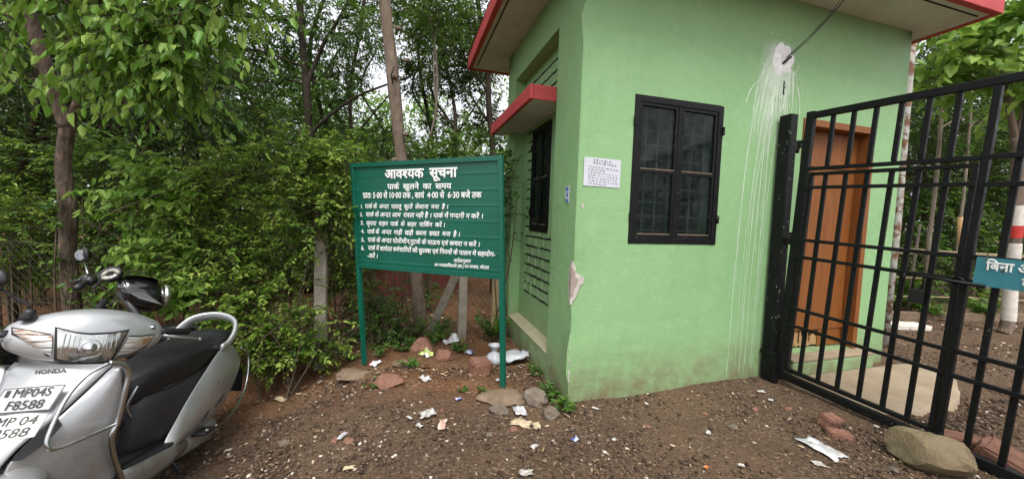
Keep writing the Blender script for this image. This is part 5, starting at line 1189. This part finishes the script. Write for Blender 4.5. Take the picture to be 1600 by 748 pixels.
for s_ in (1, -1):
    mb = MB(); mb.grid([[(x, s_*(y_+.01*math.sin(PI*k)), a_*(1-k)+b_*k) for k in np.linspace(0, 1, 5)] for x, a_, b_, y_ in ((.5, .70, .50, .12), (.3, .70, .45, .14), (.0, .72, .52, .13), (-.3, .76, .64, .09))]); mb.build('side_cover', M['gloss'], bk, smooth=True, solid=.006)
mb = MB(); mb.rev((.55, -.13, .38), (0, 1, 0), [(0, 0), (.09, 0), (.12, .04), (.12, .22), (.09, .26), (0, .26)], 18); mb.box(.52, .68, -.07, .07, .42, .66); mb.build('engine', M['castmetal'], bk, bevel=.01)
mb = MB(); mb.tube(smooth_path([(.68, -.05, .50), (.76, -.09, .38), (.6, -.14, .25), (.3, -.16, .25), (-.35, -.19, .34)], 6), [.018]*12+[.045]*13, 12); mb.build('exhaust', M['castmetal'], bk, smooth=True)
mb = MB(); mb.tube([(.93, 0, .90), (.72, 0, .55), (.55, 0, .28), (.3, 0, .28), (.2, 0, .55), (.5, 0, .72), (.93, 0, .85)], .02, 8); mb.tube([(0, .09, .30), (.3, .09, .32)], .02, 8); mb.tube([(0, -.09, .30), (.3, -.09, .32)], .02, 8); mb.build('frame_tube', M['blackplastic'], bk, smooth=True)
mb = MB(); mb.tube(smooth_path([(.0, .12, .78), (-.3, .10, .86), (-.40, 0, .88), (-.3, -.10, .86), (.0, -.12, .78)], 6), .011, 8); mb.build('grab_rail', M['steel'], bk, smooth=True)
mb = MB(); mb.tube([(.35, .12, .28), (.30, .26, .0)], .01, 8); mb.build('side_stand', M['blackplastic'], bk, smooth=True)

# ---------------------------------------------------------------- fence along the wood
def post(name, label, p, h, w_, mat, tilt=(0, 0), group='concrete fence posts'):
    t = root(name, label, 'fence post', Matrix.Translation(gz(p, -.15)) @ Matrix.Rotation(tilt[0], 4, 'X') @ Matrix.Rotation(tilt[1], 4, 'Y') @ Matrix.Rotation(.3, 4, 'Z'), group)
    mb = MB(); n_ = 12; rows = []
    for i in range(n_+1):
        z = (h+.15)*i/n_; k = w_/2*(1-.12*i/n_)
        rows.append([(sx*k+.004*mnoise.noise(Vector((p[0]+sx, z*3, 1))), sy*k+.004*mnoise.noise(Vector((p[0]+sy, z*3, 7))), z) for sx, sy in ((-1, -1), (1, -1), (1, 1), (-1, 1))])
    mb.loft(rows); mb.build('shaft', mat, t, bevel=.006); return t
M['postcon'] = stone('weathered_post_concrete', (.22, .195, .15, 1), (.42, .385, .32, 1), 7, (.10, .11, .06, 1))
post('concrete_post', 'pale concrete fence post overgrown with leaves left of the notice board', (-2.02, 3.82), 1.42, .125, M['postcon'])
post('concrete_post', 'grey concrete fence post seen below the notice board beside the slanting brace', (-.56, 4.22), 1.25, .10, M['postcon'])
M['postyel'] = stone('yellowed_post_concrete', (.34, .25, .13, 1), (.50, .39, .23, 1), 7)
post('concrete_post', 'short yellowish fence post right against the far corner of the hut', (-.19, 4.62), 1.1, .10, M['postyel'])
t = root('post_brace', 'slanting pale concrete brace propping the fence post under the notice board', 'brace', gz((-1.03, 4.5), 0))
mb = MB(); a_ = Vector((0, 0, -.1)); b_ = Vector((.46, -.2, .95)); mb.tube([a_, b_], .066, 4); mb.build('beam', M['postcon'], t)
fl = root('chain_link_fence', 'rusty chain link fence strung between the concrete posts', 'fence', (-2.08, 3.99, -.1))
FP = [(-7.2, 3.75), (-4.6, 3.66), (-2.08, 3.99), (-.56, 4.26), (-.2, 4.66)]
seg = []
acc = 0
for p, q in zip(FP, FP[1:]):
    l_ = math.dist(p, q); seg.append((acc, acc+l_, p, q)); acc += l_
def fpt(s_, h_):
    for a_, b_, p, q in seg:
        if s_ <= b_ or (p, q) == (FP[-2], FP[-1]):
            k = (s_-a_)/(b_-a_); x, y = p[0]+(q[0]-p[0])*k, p[1]+(q[1]-p[1])*k
            return (x+2.08, y-3.99, float(gh(x, y))+h_+.1)
mb = MB(); Hf = 1.28; pitch_ = .095
s0 = -Hf
while s0 < acc:
    for sg in (1, -1):
        pts = []
        for h_ in np.linspace(0, Hf, 14):
            s_ = s0+(h_ if sg > 0 else Hf-h_)
            if 0 <= s_ <= acc:
                p = Vector(fpt(s_, h_)); p.x += .012*mnoise.noise(Vector((s_*1.7, h_*1.7, 3)))*2; p.z += .02*mnoise.noise(Vector((s_*1.3, h_*1.1, 8))); p.y += .0015*sg+.03*mnoise.noise(Vector((s_, h_, 5))); pts.append(p)
        if len(pts) > 1: mb.tube(pts, .0017, 3, caps=False)
    s0 += pitch_
mb.build('mesh', M['wire'], fl)
mb = MB()
for h_ in (.05, .66, 1.27): mb.tube([fpt(s_, h_) for s_ in np.linspace(0, acc, 60)], .003, 4)
mb.build('line_wire', M['wire'], fl)
t = root('low_wall', 'low red painted wall half hidden behind the fence under the notice board', 'wall', gz((-1.55, 6.6), 0))
mb = MB(); mb.box(-.9, .75, -.08, .08, -.2, .42); mb.build('base', M['redwall'], t, bevel=.01)
mb = MB(); mb.box(-.93, .78, -.11, .11, .422, .49); mb.build('coping', M['redwall'], t, bevel=.01)
t = root('park_bench', 'plain pale concrete bench standing in the wood behind the hedge', 'bench', gz((-2.65, 6.9), 0))
mb = MB(); mb.box(-.5, .3, -.18, .18, .40, .47); mb.build('seat', M['postcon'], t, bevel=.01)
for x in (-.38, .18):
    mb = MB(); mb.box(x-.05, x+.05, -.15, .15, -.1, .398); mb.build('leg', M['postcon'], t, bevel=.01)
# ---------------------------------------------------------------- beyond the gate
t = root('rusty_pole', 'thin rusty white pole rising just behind the right edge of the hut', 'pole', (4.55, 4.32, .05))
mb = MB(); mb.tube([(0, 0, -.2), (.02, 0, 1.5), (.0, .01, 3.3), (.0, .0, 4.6)], .042, 12); mb.build('tube', M['pipe'], t, smooth=True)
mb = MB(); ap = [(hutpt(2.1, -.13, 0)), (hutpt(3.3, -.13, 0)), (hutpt(3.72, -.13, 0)), Vector((4.35, 3.72, 0)), Vector((4.2, 3.3, 0)), Vector((3.83, 2.98, 0)), Vector((3.55, 2.78, 0)), Vector((3.3, 2.72, 0)), Vector((2.95, 2.62, 0)), Vector((2.62, 2.78, 0)), Vector((2.5, 3.1, 0))]
pts = []
for k in range(len(ap)):
    a_, b_ = ap[k], ap[(k+1) % len(ap)]
    for i in range(8):
        q_ = a_.lerp(b_, i/8); w_ = .035 if 3 <= k <= 8 else 0
        pts.append((q_.x+w_*mnoise.noise(Vector((k*3.1+i*.7, 1, 2))), q_.y+w_*mnoise.noise(Vector((k*3.1+i*.7, 5, 2)))))
n_ = len(pts); cxy = np.mean(pts, 0)
ring = [(1.0, .03), (.985, .082), (.9, .088), (.6, .09), (.3, .09)]
v_ = [(cxy[0]+(x-cxy[0])*k, cxy[1]+(y-cxy[1])*k, z+.003*mnoise.noise(Vector((x*k*5, y*k*5, 0)))) for k, z in ring for x, y in pts]+[(cxy[0], cxy[1], .09)]
f_ = [(i*n_+k, i*n_+(k+1) % n_, (i+1)*n_+(k+1) % n_, (i+1)*n_+k) for i in range(len(ring)-1) for k in range(n_)]+[((len(ring)-1)*n_+k, (len(ring)-1)*n_+(k+1) % n_, len(v_)-1) for k in range(n_)]
mb.add(v_, f_); prop(mb.build('concrete_slab', M['concrete'], None, smooth=True), kind='structure')
t = root('kerb_edging', 'low concrete kerb edging the planting bed beyond the gate', 'kerb', (6.2, 5.65, .05))
mb = MB()
for k in range(5): mb.box(-1.2+.9*k, -1.2+.9*k+.885, -.06+.06*k, .04+.06*k, -.1, .12)
mb.build('blocks', M['dust'], t, bevel=.012)
t = root('kerb_slab', 'pale flat concrete slab lying at the foot of the kerb beyond the gate', 'slab', (5.75, 5.2, .06))
mb = MB(); mb.box(-.28, .28, -.12, .12, -.03, .05); mb.build('slab', M['limewash'], t, bevel=.01)
bf = root('bamboo_fence', 'rough fence of split bamboo rails and thin stakes beyond the gate', 'fence', (6.4, 5.95, .06))
for k, (z, dz) in enumerate(((1.02, .02), (1.10, -.04), (.62, -.01), (.30, .02))):
    mb = MB(); mb.tube([(-1.3, -.02*k, z+.03), (.0, .02, z), (1.2, .0, z+dz), (3.0, .03, z+dz-.03)], [.014, .016, .015, .012], 8); mb.build('rail', M['bamboo'], bf, smooth=True)
for x, h_ in ((-.5, 1.15), (.25, 1.5), (1.9, 1.2)):
    mb = MB(); mb.tube([(x, .03, -.1), (x+.02, .03, h_*.5), (x+.05, .02, h_)], [.022, .02, .017], 8); mb.build('stake', M['bark_grey'], bf, smooth=True)
t = root('cut_stake', 'pale slanting wooden stake with a freshly cut top beyond the gate', 'stake', gz((6.72, 5.35), 0))
mb = MB(); mb.tube([(.18, .2, -.1), (.05, .05, .9), (-.12, 0, 1.62)], [.05, .048, .042], 10); mb.build('shaft', M['cutwood'], t, smooth=True)
# ---------------------------------------------------------------- stones and rubbish on the ground
def stone_at(label, px, py, r, mat, seed, group=None, rot=0, name='stone', sink=.25, rough=.32, cat='stone', fine=.06, freq=1.5, facets=9):
    p = G(px, py); t = root(name, label, cat, (p.x, p.y, float(gh(p.x, p.y))), group); r = tuple(k*(.82 if name == 'stone' else 1) for k in r)
    mb = MB(); mb.blob((0, 0, 0), (1, 1, 1), seed, 4, rough, freq, None, 0, fine)
    rr = random.Random(int(seed*100)); pl_ = []
    for k in range(facets):
        n_ = Vector((rr.gauss(0, 1), rr.gauss(0, 1), rr.gauss(0, .8))).normalized(); pl_.append((n_, rr.uniform(.62, .86)))
    out = []; cr, sr = math.cos(rot), math.sin(rot)
    for v_ in mb.v:
        q_ = Vector(v_)
        for n_, d_ in pl_:
            s_ = q_.dot(n_)-d_
            if s_ > 0: q_ -= n_*s_*.93
        q_ *= 1+.035*mnoise.noise(q_*6+Vector((seed, 0, 0)))+.018*mnoise.noise(q_*15)
        x, y, z = q_.x*r[0]*1.12, q_.y*r[1]*1.12, q_.z*r[2]*1.12; out.append((x*cr-y*sr, x*sr+y*cr, z+r[2]*(1-2*sink)))
    mb.v = out; mb.build(name, mat, t, smooth=True, auto=28); return t
def block_at(label, px, py, d, mat, seed, group=None, rot=0, name='brick_block', tilt=.1, sink=.1):
    p = G(px, py); t = root(name, label, 'stone', Matrix.Translation((p.x, p.y, float(gh(p.x, p.y))-sink*d[2])) @ Matrix.Rotation(rot, 4, 'Z') @ Matrix.Rotation(tilt, 4, 'X'), group)
    bm = bmesh.new(); bmesh.ops.create_cube(bm, size=1); bmesh.ops.bevel(bm, geom=bm.edges[:], offset=.09, segments=2, affect='EDGES'); bmesh.ops.subdivide_edges(bm, edges=bm.edges[:], cuts=3, use_grid_fill=True)
    m_ = MB(); v = []
    for q_ in bm.verts:
        k = q_.co; n_ = mnoise.noise(k*2.2+Vector((seed*3, seed, 1)))*.13+mnoise.noise(k*7+Vector((seed, 2, 1)))*.035
        k = k*(1+n_); v.append((k.x*d[0], k.y*d[1], (k.z+.5)*d[2]))
    m_.add(v, [tuple(a_.index for a_ in fc.verts) for fc in bm.faces]); bm.free(); m_.build(name, mat, t, smooth=True, auto=35); return t
stone_at('large smooth tan boulder resting against the foot of the gate', 1462, 735, (.175, .13, .118), M['boulder'], 4.2, rot=-.9, name='boulder', sink=.1, rough=.25, cat='boulder', freq=1.1, fine=.04, facets=6)
block_at('pinkish broken block below the right half of the notice board', 749, 582, (.18, .16, .145), M['redstone'], 1, rot=.4)
stone_at('flat reddish stone slab lying in front of the notice board', 609, 600, (.17, .12, .062), M['redstone'], 2, rot=-.3, rough=.25)
stone_at('brown angular stone half hidden behind the litter under the notice board', 660, 548, (.145, .12, .11), M['redstone'], 3, rough=.4)
stone_at('small rounded brown stone beside the yellow green bag', 692, 562, (.095, .08, .085), M['redstone'], 5)
stone_at('grey rock wedged near the hut corner behind the green post', 836, 628, (.11, .09, .085), M['greystone'], 6)
stone_at('squat grey rock touching the foot of the hut corner', 861, 652, (.075, .065, .06), M['greystone'], 7)
stone_at('lump of grey rock in front of the green post mound', 780, 645, (.08, .055, .05), M['greystone'], 12)
stone_at('dusty cement lump set round the foot of the right sign post', 786, 622, (.20, .13, .04), M['dust'], 8, sink=.46, rough=.35, facets=2)
stone_at('dusty mound of cement round the foot of the left sign post', 553, 586, (.19, .13, .045), M['dust'], 9, sink=.46, rough=.35, facets=2)
stone_at('low dusty stone between the left sign post and the flat red slab', 632, 570, (.16, .08, .04), M['dust'], 10, sink=.38)
block_at('red half brick nearest the gate among the trampled earth', 1294, 664, (.12, .09, .085), M['redstone'], 14, rot=.3, tilt=.25)
block_at('thin slab of broken brick lying in front of the red half brick', 1310, 681, (.13, .08, .04), M['redstone'], 15, rot=-.35, tilt=.1)
block_at('reddish broken stone slab leaning behind the lower gate rail', 1572, 728, (.28, .26, .09), M['redstone'], 16, rot=.5, tilt=.35)
block_at('small sandstone slab under the gate beside the boulder', 1500, 690, (.22, .12, .05), M['redstone'], 17, rot=-.5)
for k, (px, py, r_, lab) in enumerate([(817, 738, .03, 'small orange brick chip near the bottom of the view'), (803, 672, .035, 'orange brick chip below the rock by the green post'), (818, 660, .03, 'broken brick chip just left of the weeds at the hut corner'),
    (765, 680, .03, 'flat tan pebble in front of the sign post mound'), (545, 690, .035, 'brown flat pebble on the dark gravel'), (523, 690, .04, 'larger brown flat stone on the dark gravel left of a paler pebble'), (443, 693, .045, 'reddish flat stone on the gravel near the scooter tail'),
    (650, 603, .03, 'pale round stone right of the flat red slab'), (1102, 648, .03, 'brown pebble on the dirt below the front window'), (1145, 668, .035, 'reddish pebble on the dirt towards the gate'), (1180, 640, .03, 'tan pebble near the foot of the black post'),
    (1012, 668, .025, 'small tan pebble on the dark dirt before the hut'), (985, 655, .02, 'tiny grey pebble close to the hut wall'), (1232, 640, .03, 'flat red pebble by the gate threshold'), (690, 642, .02, 'small dark pebble between two scraps of paper'), (1395, 735, .03, 'pebble at the left foot of the boulder')]):
    r_ *= .72
    stone_at(lab, px, py, (r_*1.2, r_, r_*.6), M['redstone' if k % 3 else 'greystone'], 30+k, 'loose pebbles on the dirt', rot=k, name='pebble', rough=.4)
def trash_mat(name, base, spots, rough=.4):
    t = NT(name); c = base
    for k, (col_, thr) in enumerate(spots): c = t.mix(t.ramp(t.noise(13+9*k, 3, .5, scl=(1+k, 1, 1)), [(thr, 0.0), (thr+.03, 1.0)]), c, col_)
    t.set(color=c, rough=rough) if not isinstance(c, tuple) else t.set(color=c, rough=rough); t.bump(t.noise(35, 4), .3, .004); return t.m
M['t_white'] = trash_mat('white_litter', (.47, .46, .44, 1), [((.31, .28, .24, 1), .48)])
M['t_orange'] = trash_mat('orange_wrapper', (.55, .13, .02, 1), [((.6, .58, .5, 1), .52), ((.35, .03, .02, 1), .6)])
M['t_red'] = trash_mat('white_packet_with_red', (.64, .64, .66, 1), [((.42, .05, .08, 1), .56)])
M['t_green'] = trash_mat('yellow_green_bag', (.50, .58, .18, 1), [((.68, .7, .6, 1), .52)], .3)
M['t_blue'] = trash_mat('blue_wrapper', (.55, .58, .65, 1), [((.04, .09, .36, 1), .46), ((.5, .22, .08, 1), .62)])
M['t_beige'] = trash_mat('beige_paper', (.45, .37, .24, 1), [((.33, .25, .15, 1), .55)], .8)
M['t_pink'] = trash_mat('pinkish_paper', (.52, .33, .26, 1), [((.6, .5, .42, 1), .5)], .8)
M['t_clear'] = trash_mat('grey_film', (.42, .42, .43, 1), [((.66, .66, .68, 1), .5)], .2)
def scrap(label, px, py, a_, b_, mat, seed, lift=.35, rot=0, name='litter_scrap', cat='litter', group=None, n=9, dz=0):
    """crumpled sheet lying on the ground"""
    a_ *= .85; b_ *= .85; lift *= 1.1
    p = G(px, py); rr = random.Random(seed); t = root(name, label, cat, Matrix.Translation((p.x, p.y, float(gh(p.x, p.y))+.014+dz)) @ Matrix.Rotation(rot, 4, 'Z'), group)
    rows = []
    for i in range(n):
        row = []
        for j in range(n):
            u, v = i/(n-1)*2-1, j/(n-1)*2-1
            e = 1+.28*mnoise.noise(Vector((u*1.6+seed, v*1.6, seed)))
            h_ = max(0, mnoise.noise(Vector((u*1.7+seed*2, v*1.7, 1)))+.25)*lift*a_+abs(mnoise.noise(Vector((u*4+seed, v*4, 5))))*lift*a_*.5
            row.append((u*a_*e+.12*a_*mnoise.noise(Vector((u*3, v*3, seed+3))), v*b_*e+.12*b_*mnoise.noise(Vector((u*3, v*3, seed+6))), h_*(1-.55*max(abs(u), abs(v))**2)))
        rows.append(row)
    mb = MB(); mb.grid(rows); mb.build(name, mat, t, solid=.0012, smooth=True, auto=30); return t
SCR = [('orange and white wrapper at the foot of the hedge beside the scooter', 458, 556, .07, .05, 't_orange', .9), ('small white paper scrap left of the orange wrapper', 437, 580, .03, .025, 't_white', .6), ('crumpled white paper below the orange wrapper', 452, 596, .035, .03, 't_white', .8),
 ('white plastic shred to the right of the orange wrapper', 492, 566, .06, .03, 't_clear', .7), ('white packet with red print at the foot of the left sign post', 586, 571, .07, .05, 't_red', .7), ('yellow green plastic bag between the brown stones', 667, 556, .085, .06, 't_green', 1.0),
 ('crumpled grey film heap behind the small rounded stone', 706, 537, .11, .07, 't_clear', 1.1), ('blue and orange wrapper under the right half of the notice board', 733, 553, .05, .045, 't_blue', 1.0), ('white crumpled tissue on the mound right of the flat red slab', 664, 595, .06, .045, 't_white', 1.0),
 ('torn white paper lumps on the gravel before the notice board', 668, 650, .07, .055, 't_white', .7), ('pinkish torn paper next to the white paper lumps', 691, 666, .065, .03, 't_pink', .5), ('beige paper strip on the ground right of the scooter tail', 438, 626, .075, .035, 't_beige', .4),
 ('small blue wrapper on the gravel in front of the green post', 716, 626, .028, .018, 't_blue', .6), ('torn silver and white wrapper near the green post mound', 812, 645, .07, .05, 't_clear', .7), ('large pale paper scrap below the torn silver wrapper', 815, 664, .08, .05, 't_beige', .4),
 ('little blue and orange wrapper on the dirt near the hut corner', 899, 689, .03, .022, 't_blue', .5), ('torn white plastic sheet on the dirt near the gate', 1282, 702, .13, .075, 't_clear', .12), ('small square of white paper below the torn plastic sheet', 1278, 727, .035, .03, 't_white', .3),
 ('white pebble like paper ball on the dirt before the front window', 1107, 679, .022, .018, 't_white', .9), ('white paper ball under the notice board near the green post', 778, 596, .028, .022, 't_white', 1.0), ('tiny white scrap by the foot of the black gate post', 1188, 614, .035, .02, 't_white', .5),
 ('white scrap on the dirt between black gate post and half brick', 1204, 627, .022, .018, 't_clear', .6), ('narrow white paper strip on the ground beside the hut wall', 812, 575, .03, .008, 't_white', .3), ('crumpled white paper at the bottom of the view', 822, 742, .04, .03, 't_white', .6),
 ('scatter of white scraps at the left of the lane', 500, 598, .03, .02, 't_white', .7), ('small pale shred on the gravel in the middle of the lane', 640, 655, .03, .012, 't_white', .4), ('faded paper shred near the bottom edge of the lane', 545, 735, .035, .02, 't_beige', .4),
 ('thin grey film shred near the flat pebbles', 535, 683, .05, .018, 't_clear', .3), ('ragged pale scrap left of the white paper lumps', 655, 668, .03, .02, 't_white', .7), ('pale crumb of plaster on the dirt right of the blue and orange wrapper', 960, 690, .018, .014, 't_white', .8), ('light paper flake on the dirt below the window middle', 1010, 633, .02, .014, 't_white', .5), ('thin white shred near the hut wall right of the weeds', 930, 640, .03, .01, 't_white', .4), ('yellowish scrap at the bottom of the lane right of centre', 1103, 733, .018, .012, 't_orange', .4), ('pale torn card among the orange brick chips', 838, 668, .045, .03, 't_beige', .5), ('white flake near the bottom of the lane left of the torn sheet', 1158, 730, .02, .014, 't_white', .6), ('dirty white scrap beside the orange brick chips', 835, 700, .03, .02, 't_white', .5)]
for k, (lab, px, py, a_, b_, m_, lf) in enumerate(SCR): scrap(lab, px, py, a_, b_, M[m_], 3+k*1.37, lf, rot=k*1.1, group='litter scattered over the dirt')
# two plastic bags
p = G(790, 566); t = root('plastic_bag', 'spread white plastic bag lying against the hut side under the notice board', 'bag', (p.x+.05, p.y, float(gh(p.x, p.y))+.02))
mb = MB(); rows = []
for i in range(13):
    u = i/12; hw = .05+.055*math.sin(PI*min(1, u*1.15))+.02*mnoise.noise(Vector((u*7, 3, 1))); rows.append([(-.16+.34*u, hw*math.cos(a_)*1.2, max(0, .02+.05*u+(.012+.03*math.sin(PI*u))*math.sin(a_)+.035*mnoise.noise(Vector((u*8, math.cos(a_)*4, math.sin(a_)*4))))) for a_ in np.linspace(0, 2*PI, 19)[:-1]])
mb.loft(rows); mb.build('bag', M['plastic_white'], t, smooth=True)
p = G(772, 568); t = root('plastic_bag', 'knotted white plastic bag standing beside the green sign post', 'bag', (p.x, p.y, float(gh(p.x, p.y))))
mb = MB(); rows = []
for z, r_ in ((0, .05), (.02, .085), (.06, .09), (.10, .06), (.125, .022), (.14, .018), (.165, .045), (.19, .065)): rows.append([(r_*math.cos(a_)*(1+.3*mnoise.noise(Vector((math.cos(a_)*3, math.sin(a_)*3, z*20)))), r_*math.sin(a_)*(1+.3*mnoise.noise(Vector((math.cos(a_)*3, math.sin(a_)*3, z*20+9)))), z) for a_ in np.linspace(0, 2*PI, 23)[:-1]])
mb.loft(rows, caps=False); mb.build('bag', M['plastic_white'], t, smooth=True)
# gravel and dry chips: nobody could count them
bm = bmesh.new(); bmesh.ops.create_icosphere(bm, subdivisions=1, radius=1); ico_v = np.array([v.co for v in bm.verts]); ico_f = np.array([[v.index for v in f.verts] for f in bm.faces]); bm.free()
def scatter_xy(n, x0, x1, y0, y1, power=1.6):
    y = y0+(y1-y0)*rng.random(n)**power; x = rng.uniform(x0, x1, n); return x, y
def in_hut(x, y):
    dx, dy = x-HUT_O[0], y-HUT_O[1]; u = dx*Fv[0]+dy*Fv[1]; s_ = dx*Sv[0]+dy*Sv[1]; return (u > -.01) & (u < HW+.1) & (s_ > -.01) & (s_ < HD+.1)
def clump(x, y, o):
    n_ = np.array([mnoise.noise(Vector((a_*1.1, b_*1.6, o)))+.6*mnoise.noise(Vector((a_*3.1, b_*3.7, o+4))) for a_, b_ in zip(x, y)])
    return np.clip(.45+1.35*n_, .05, 1)
def gravel(name, n, box, smin, smax, power=1.6):
    x, y = scatter_xy(n, *box, power); k = ~in_hut(x, y) & ~((x > 2.45) & (x < 4.3) & (y > 2.75) & (y < 4.2) & (x*.0+y > 3.0)); x, y = x[k], y[k]; n = len(x)
    k = clump(x, y, 0) > rng.random(len(x)); x, y = x[k], y[k]; n = len(x)
    s_ = smin*(smax/smin)**(rng.random(n)**3.0)
    J = 1+.3*rng.normal(size=(n, len(ico_v), 1)); ax = s_[:, None]*np.stack([1+.4*rng.random(n), .8+.3*rng.random(n), .45+.3*rng.random(n)], 1)
    v = ico_v[None]*J*ax[:, None, :]; a_ = rng.uniform(0, 2*PI, n); c_, d_ = np.cos(a_)[:, None], np.sin(a_)[:, None]
    v = np.stack([v[..., 0]*c_-v[..., 1]*d_, v[..., 0]*d_+v[..., 1]*c_, v[..., 2]], -1)
    z = gh(x, y)+s_*.15+.004
    v = v+np.stack([x, y, z], -1)[:, None]
    f = (np.arange(n)*len(ico_v))[:, None, None]+ico_f[None]
    o = mesh_np(name, v, f.reshape(-1, 3), M['pebble'], None, np.repeat((rng.random(n)**1.3).clip(0, 1), len(ico_v)))
    return o
o = gravel('gravel', 60000, (-2.6, 4.4, 1.75, 3.4), .0022, .014, 1.1); prop(o, 'loose dark gravel strewn over the dirt lane', 'gravel', None, 'stuff')
o = gravel('gravel', 9000, (3.0, 9.0, 2.6, 6.5), .006, .018, 1.0); prop(o, 'dark gravel of the path beyond the gate', 'gravel', None, 'stuff')
def chips(name, n, box, lmin, lmax, power, mat, wr=(.12, .5)):
    x, y = scatter_xy(n, *box, power); k = ~in_hut(x, y) & (clump(x, y, 9) > rng.random(n)*.9); x, y = x[k], y[k]; n = len(x)
    a_ = rng.uniform(0, 2*PI, n); L = lmin*(lmax/lmin)**(rng.random(n)**2); W = L*rng.uniform(*wr, n)
    D = np.stack([np.cos(a_), np.sin(a_), rng.normal(size=n)*.12], 1); N = UP+rng.normal(size=(n, 3))*.3
    P = np.stack([x, y, gh(x, y)+.012+.01*rng.random(n)], 1)
    fo = Foliage(); fo.leaves(P, D, N, L, W, rng.random(n), fold=.1, curl=.1); return fo.build(None, mat, name)
o = chips('leaf_litter', 8000, (-2.6, 2.6, 1.8, 3.6), .008, .05, 1.2, M['straw'], (.06, .35)); prop(o, 'dry straw chips and brown leaf bits on the dirt lane', 'leaf litter', None, 'stuff')
o = chips('leaf_litter', 16000, (-6, 1.0, 3.2, 9.5), .02, .09, 1.3, M['straw'], (.2, .55)); prop(o, 'fallen brown leaves under the hedge and in the wood', 'leaf litter', None, 'stuff')
o = chips('leaf_litter', 6000, (4.2, 10, 3.6, 8.5), .02, .08, 1.0, M['straw'], (.2, .55)); prop(o, 'fallen brown leaves round the planting bed beyond the gate', 'leaf litter', None, 'stuff')
# small weeds, each a plant
def weed(label, px, py, h_, w_, n, leaf, mat='leaf_mid', group='small weeds in the dirt', p=None, **kw):
    p = p or G(px, py); b_ = Vector((p[0], p[1], float(gh(p[0], p[1])))); t = root('weed', label, 'plant', b_, group)
    fo = Foliage(); D = nrm(rdir(n)*np.array([1, 1, .3])*w_/h_+UP*1.0); P = np.tile(np.array(b_), (n, 1))+rng.normal(size=(n, 3))*np.array([.02, .02, .0])
    fo.shoots(P, D, h_*rng.uniform(.6, 1.1, n), kw.pop('nl', 9), leaf, **dict(dict(wr=.5, sag=.25, droop=.2, tilt=.5, tint=(.5, .25), bare=.2), **kw)); fo.build(t, M[mat], 'leaves', M['twig'], 'stems', b_); return t
for lab, px, py, h_, w_, n, lf in [('leafy weed growing at the very foot of the hut corner', 882, 645, .16, .10, 9, .05), ('weed between the grey rocks and the hut corner', 858, 622, .16, .12, 10, .045), ('small weed in the angle of hut side and dirt', 836, 586, .14, .12, 9, .035),
    ('bushy young plant growing under the right half of the notice board', 768, 532, .42, .25, 16, .075), ('low green weeds behind the yellow green bag', 690, 530, .22, .2, 12, .05), ('weed tuft right of the flat red slab', 640, 575, .14, .14, 10, .035),
    ('spindly weed at the foot of the left sign post', 590, 560, .24, .14, 9, .04), ('weed tuft in front of the hedge by the left sign post', 545, 565, .2, .2, 12, .035), ('weed with pale stems left of the orange wrapper', 425, 590, .22, .2, 12, .035),
    ('tiny seedling pair on the dirt before the green post', 755, 612, .07, .06, 4, .03), ('tiny seedling right of the white tissue', 722, 612, .06, .05, 4, .028), ('low weed on the slope beside the flat red slab', 590, 603, .1, .14, 8, .03), ('sprawling weed between the left sign post and the yellow green bag', 630, 545, .2, .26, 16, .04), ('leafy weed right behind the brown angular stone', 640, 530, .28, .2, 14, .05), ('leafy weed climbing the mesh right of the pale concrete post', 545, 540, .4, .25, 16, .045), ('straggling weed at the foot of the pale concrete post', 490, 560, .2, .22, 12, .04), ('dark leafy weed under the notice board between the two red stones', 675, 538, .22, .2, 14, .04), ('broad weed patch behind the white tissue', 715, 548, .16, .2, 12, .04), ('weed patch at the foot of the slanting brace', 690, 518, .3, .25, 16, .05), ('straggling weed between scooter tail and hedge', 415, 565, .3, .25, 16, .045), ('weed tuft against the fence under the middle of the notice board', 655, 522, .3, .2, 12, .05)]:
    weed(lab, px, py, h_, w_, n, lf)
for lab, x, y, h_, n, lf in [('leafy bedding plant right of the hut edge beyond the gate', 6.0, 6.0, .55, 26, .10), ('leafy bedding plant behind the padlock beyond the gate', 6.9, 6.2, .55, 26, .10), ('leafy bedding plant left of the painted trunk', 6.75, 5.75, .5, 20, .09), ('leafy bedding plant right of the painted trunk', 7.7, 5.8, .6, 22, .10), ('taller bedding plant reaching above the bamboo rails', 7.0, 6.5, 1.1, 24, .12)]:
    weed(lab, 0, 0, h_, .4, n, lf, 'leaf_mid', 'bedding plants beyond the gate', p=(x, y), tint=(.7, .2))
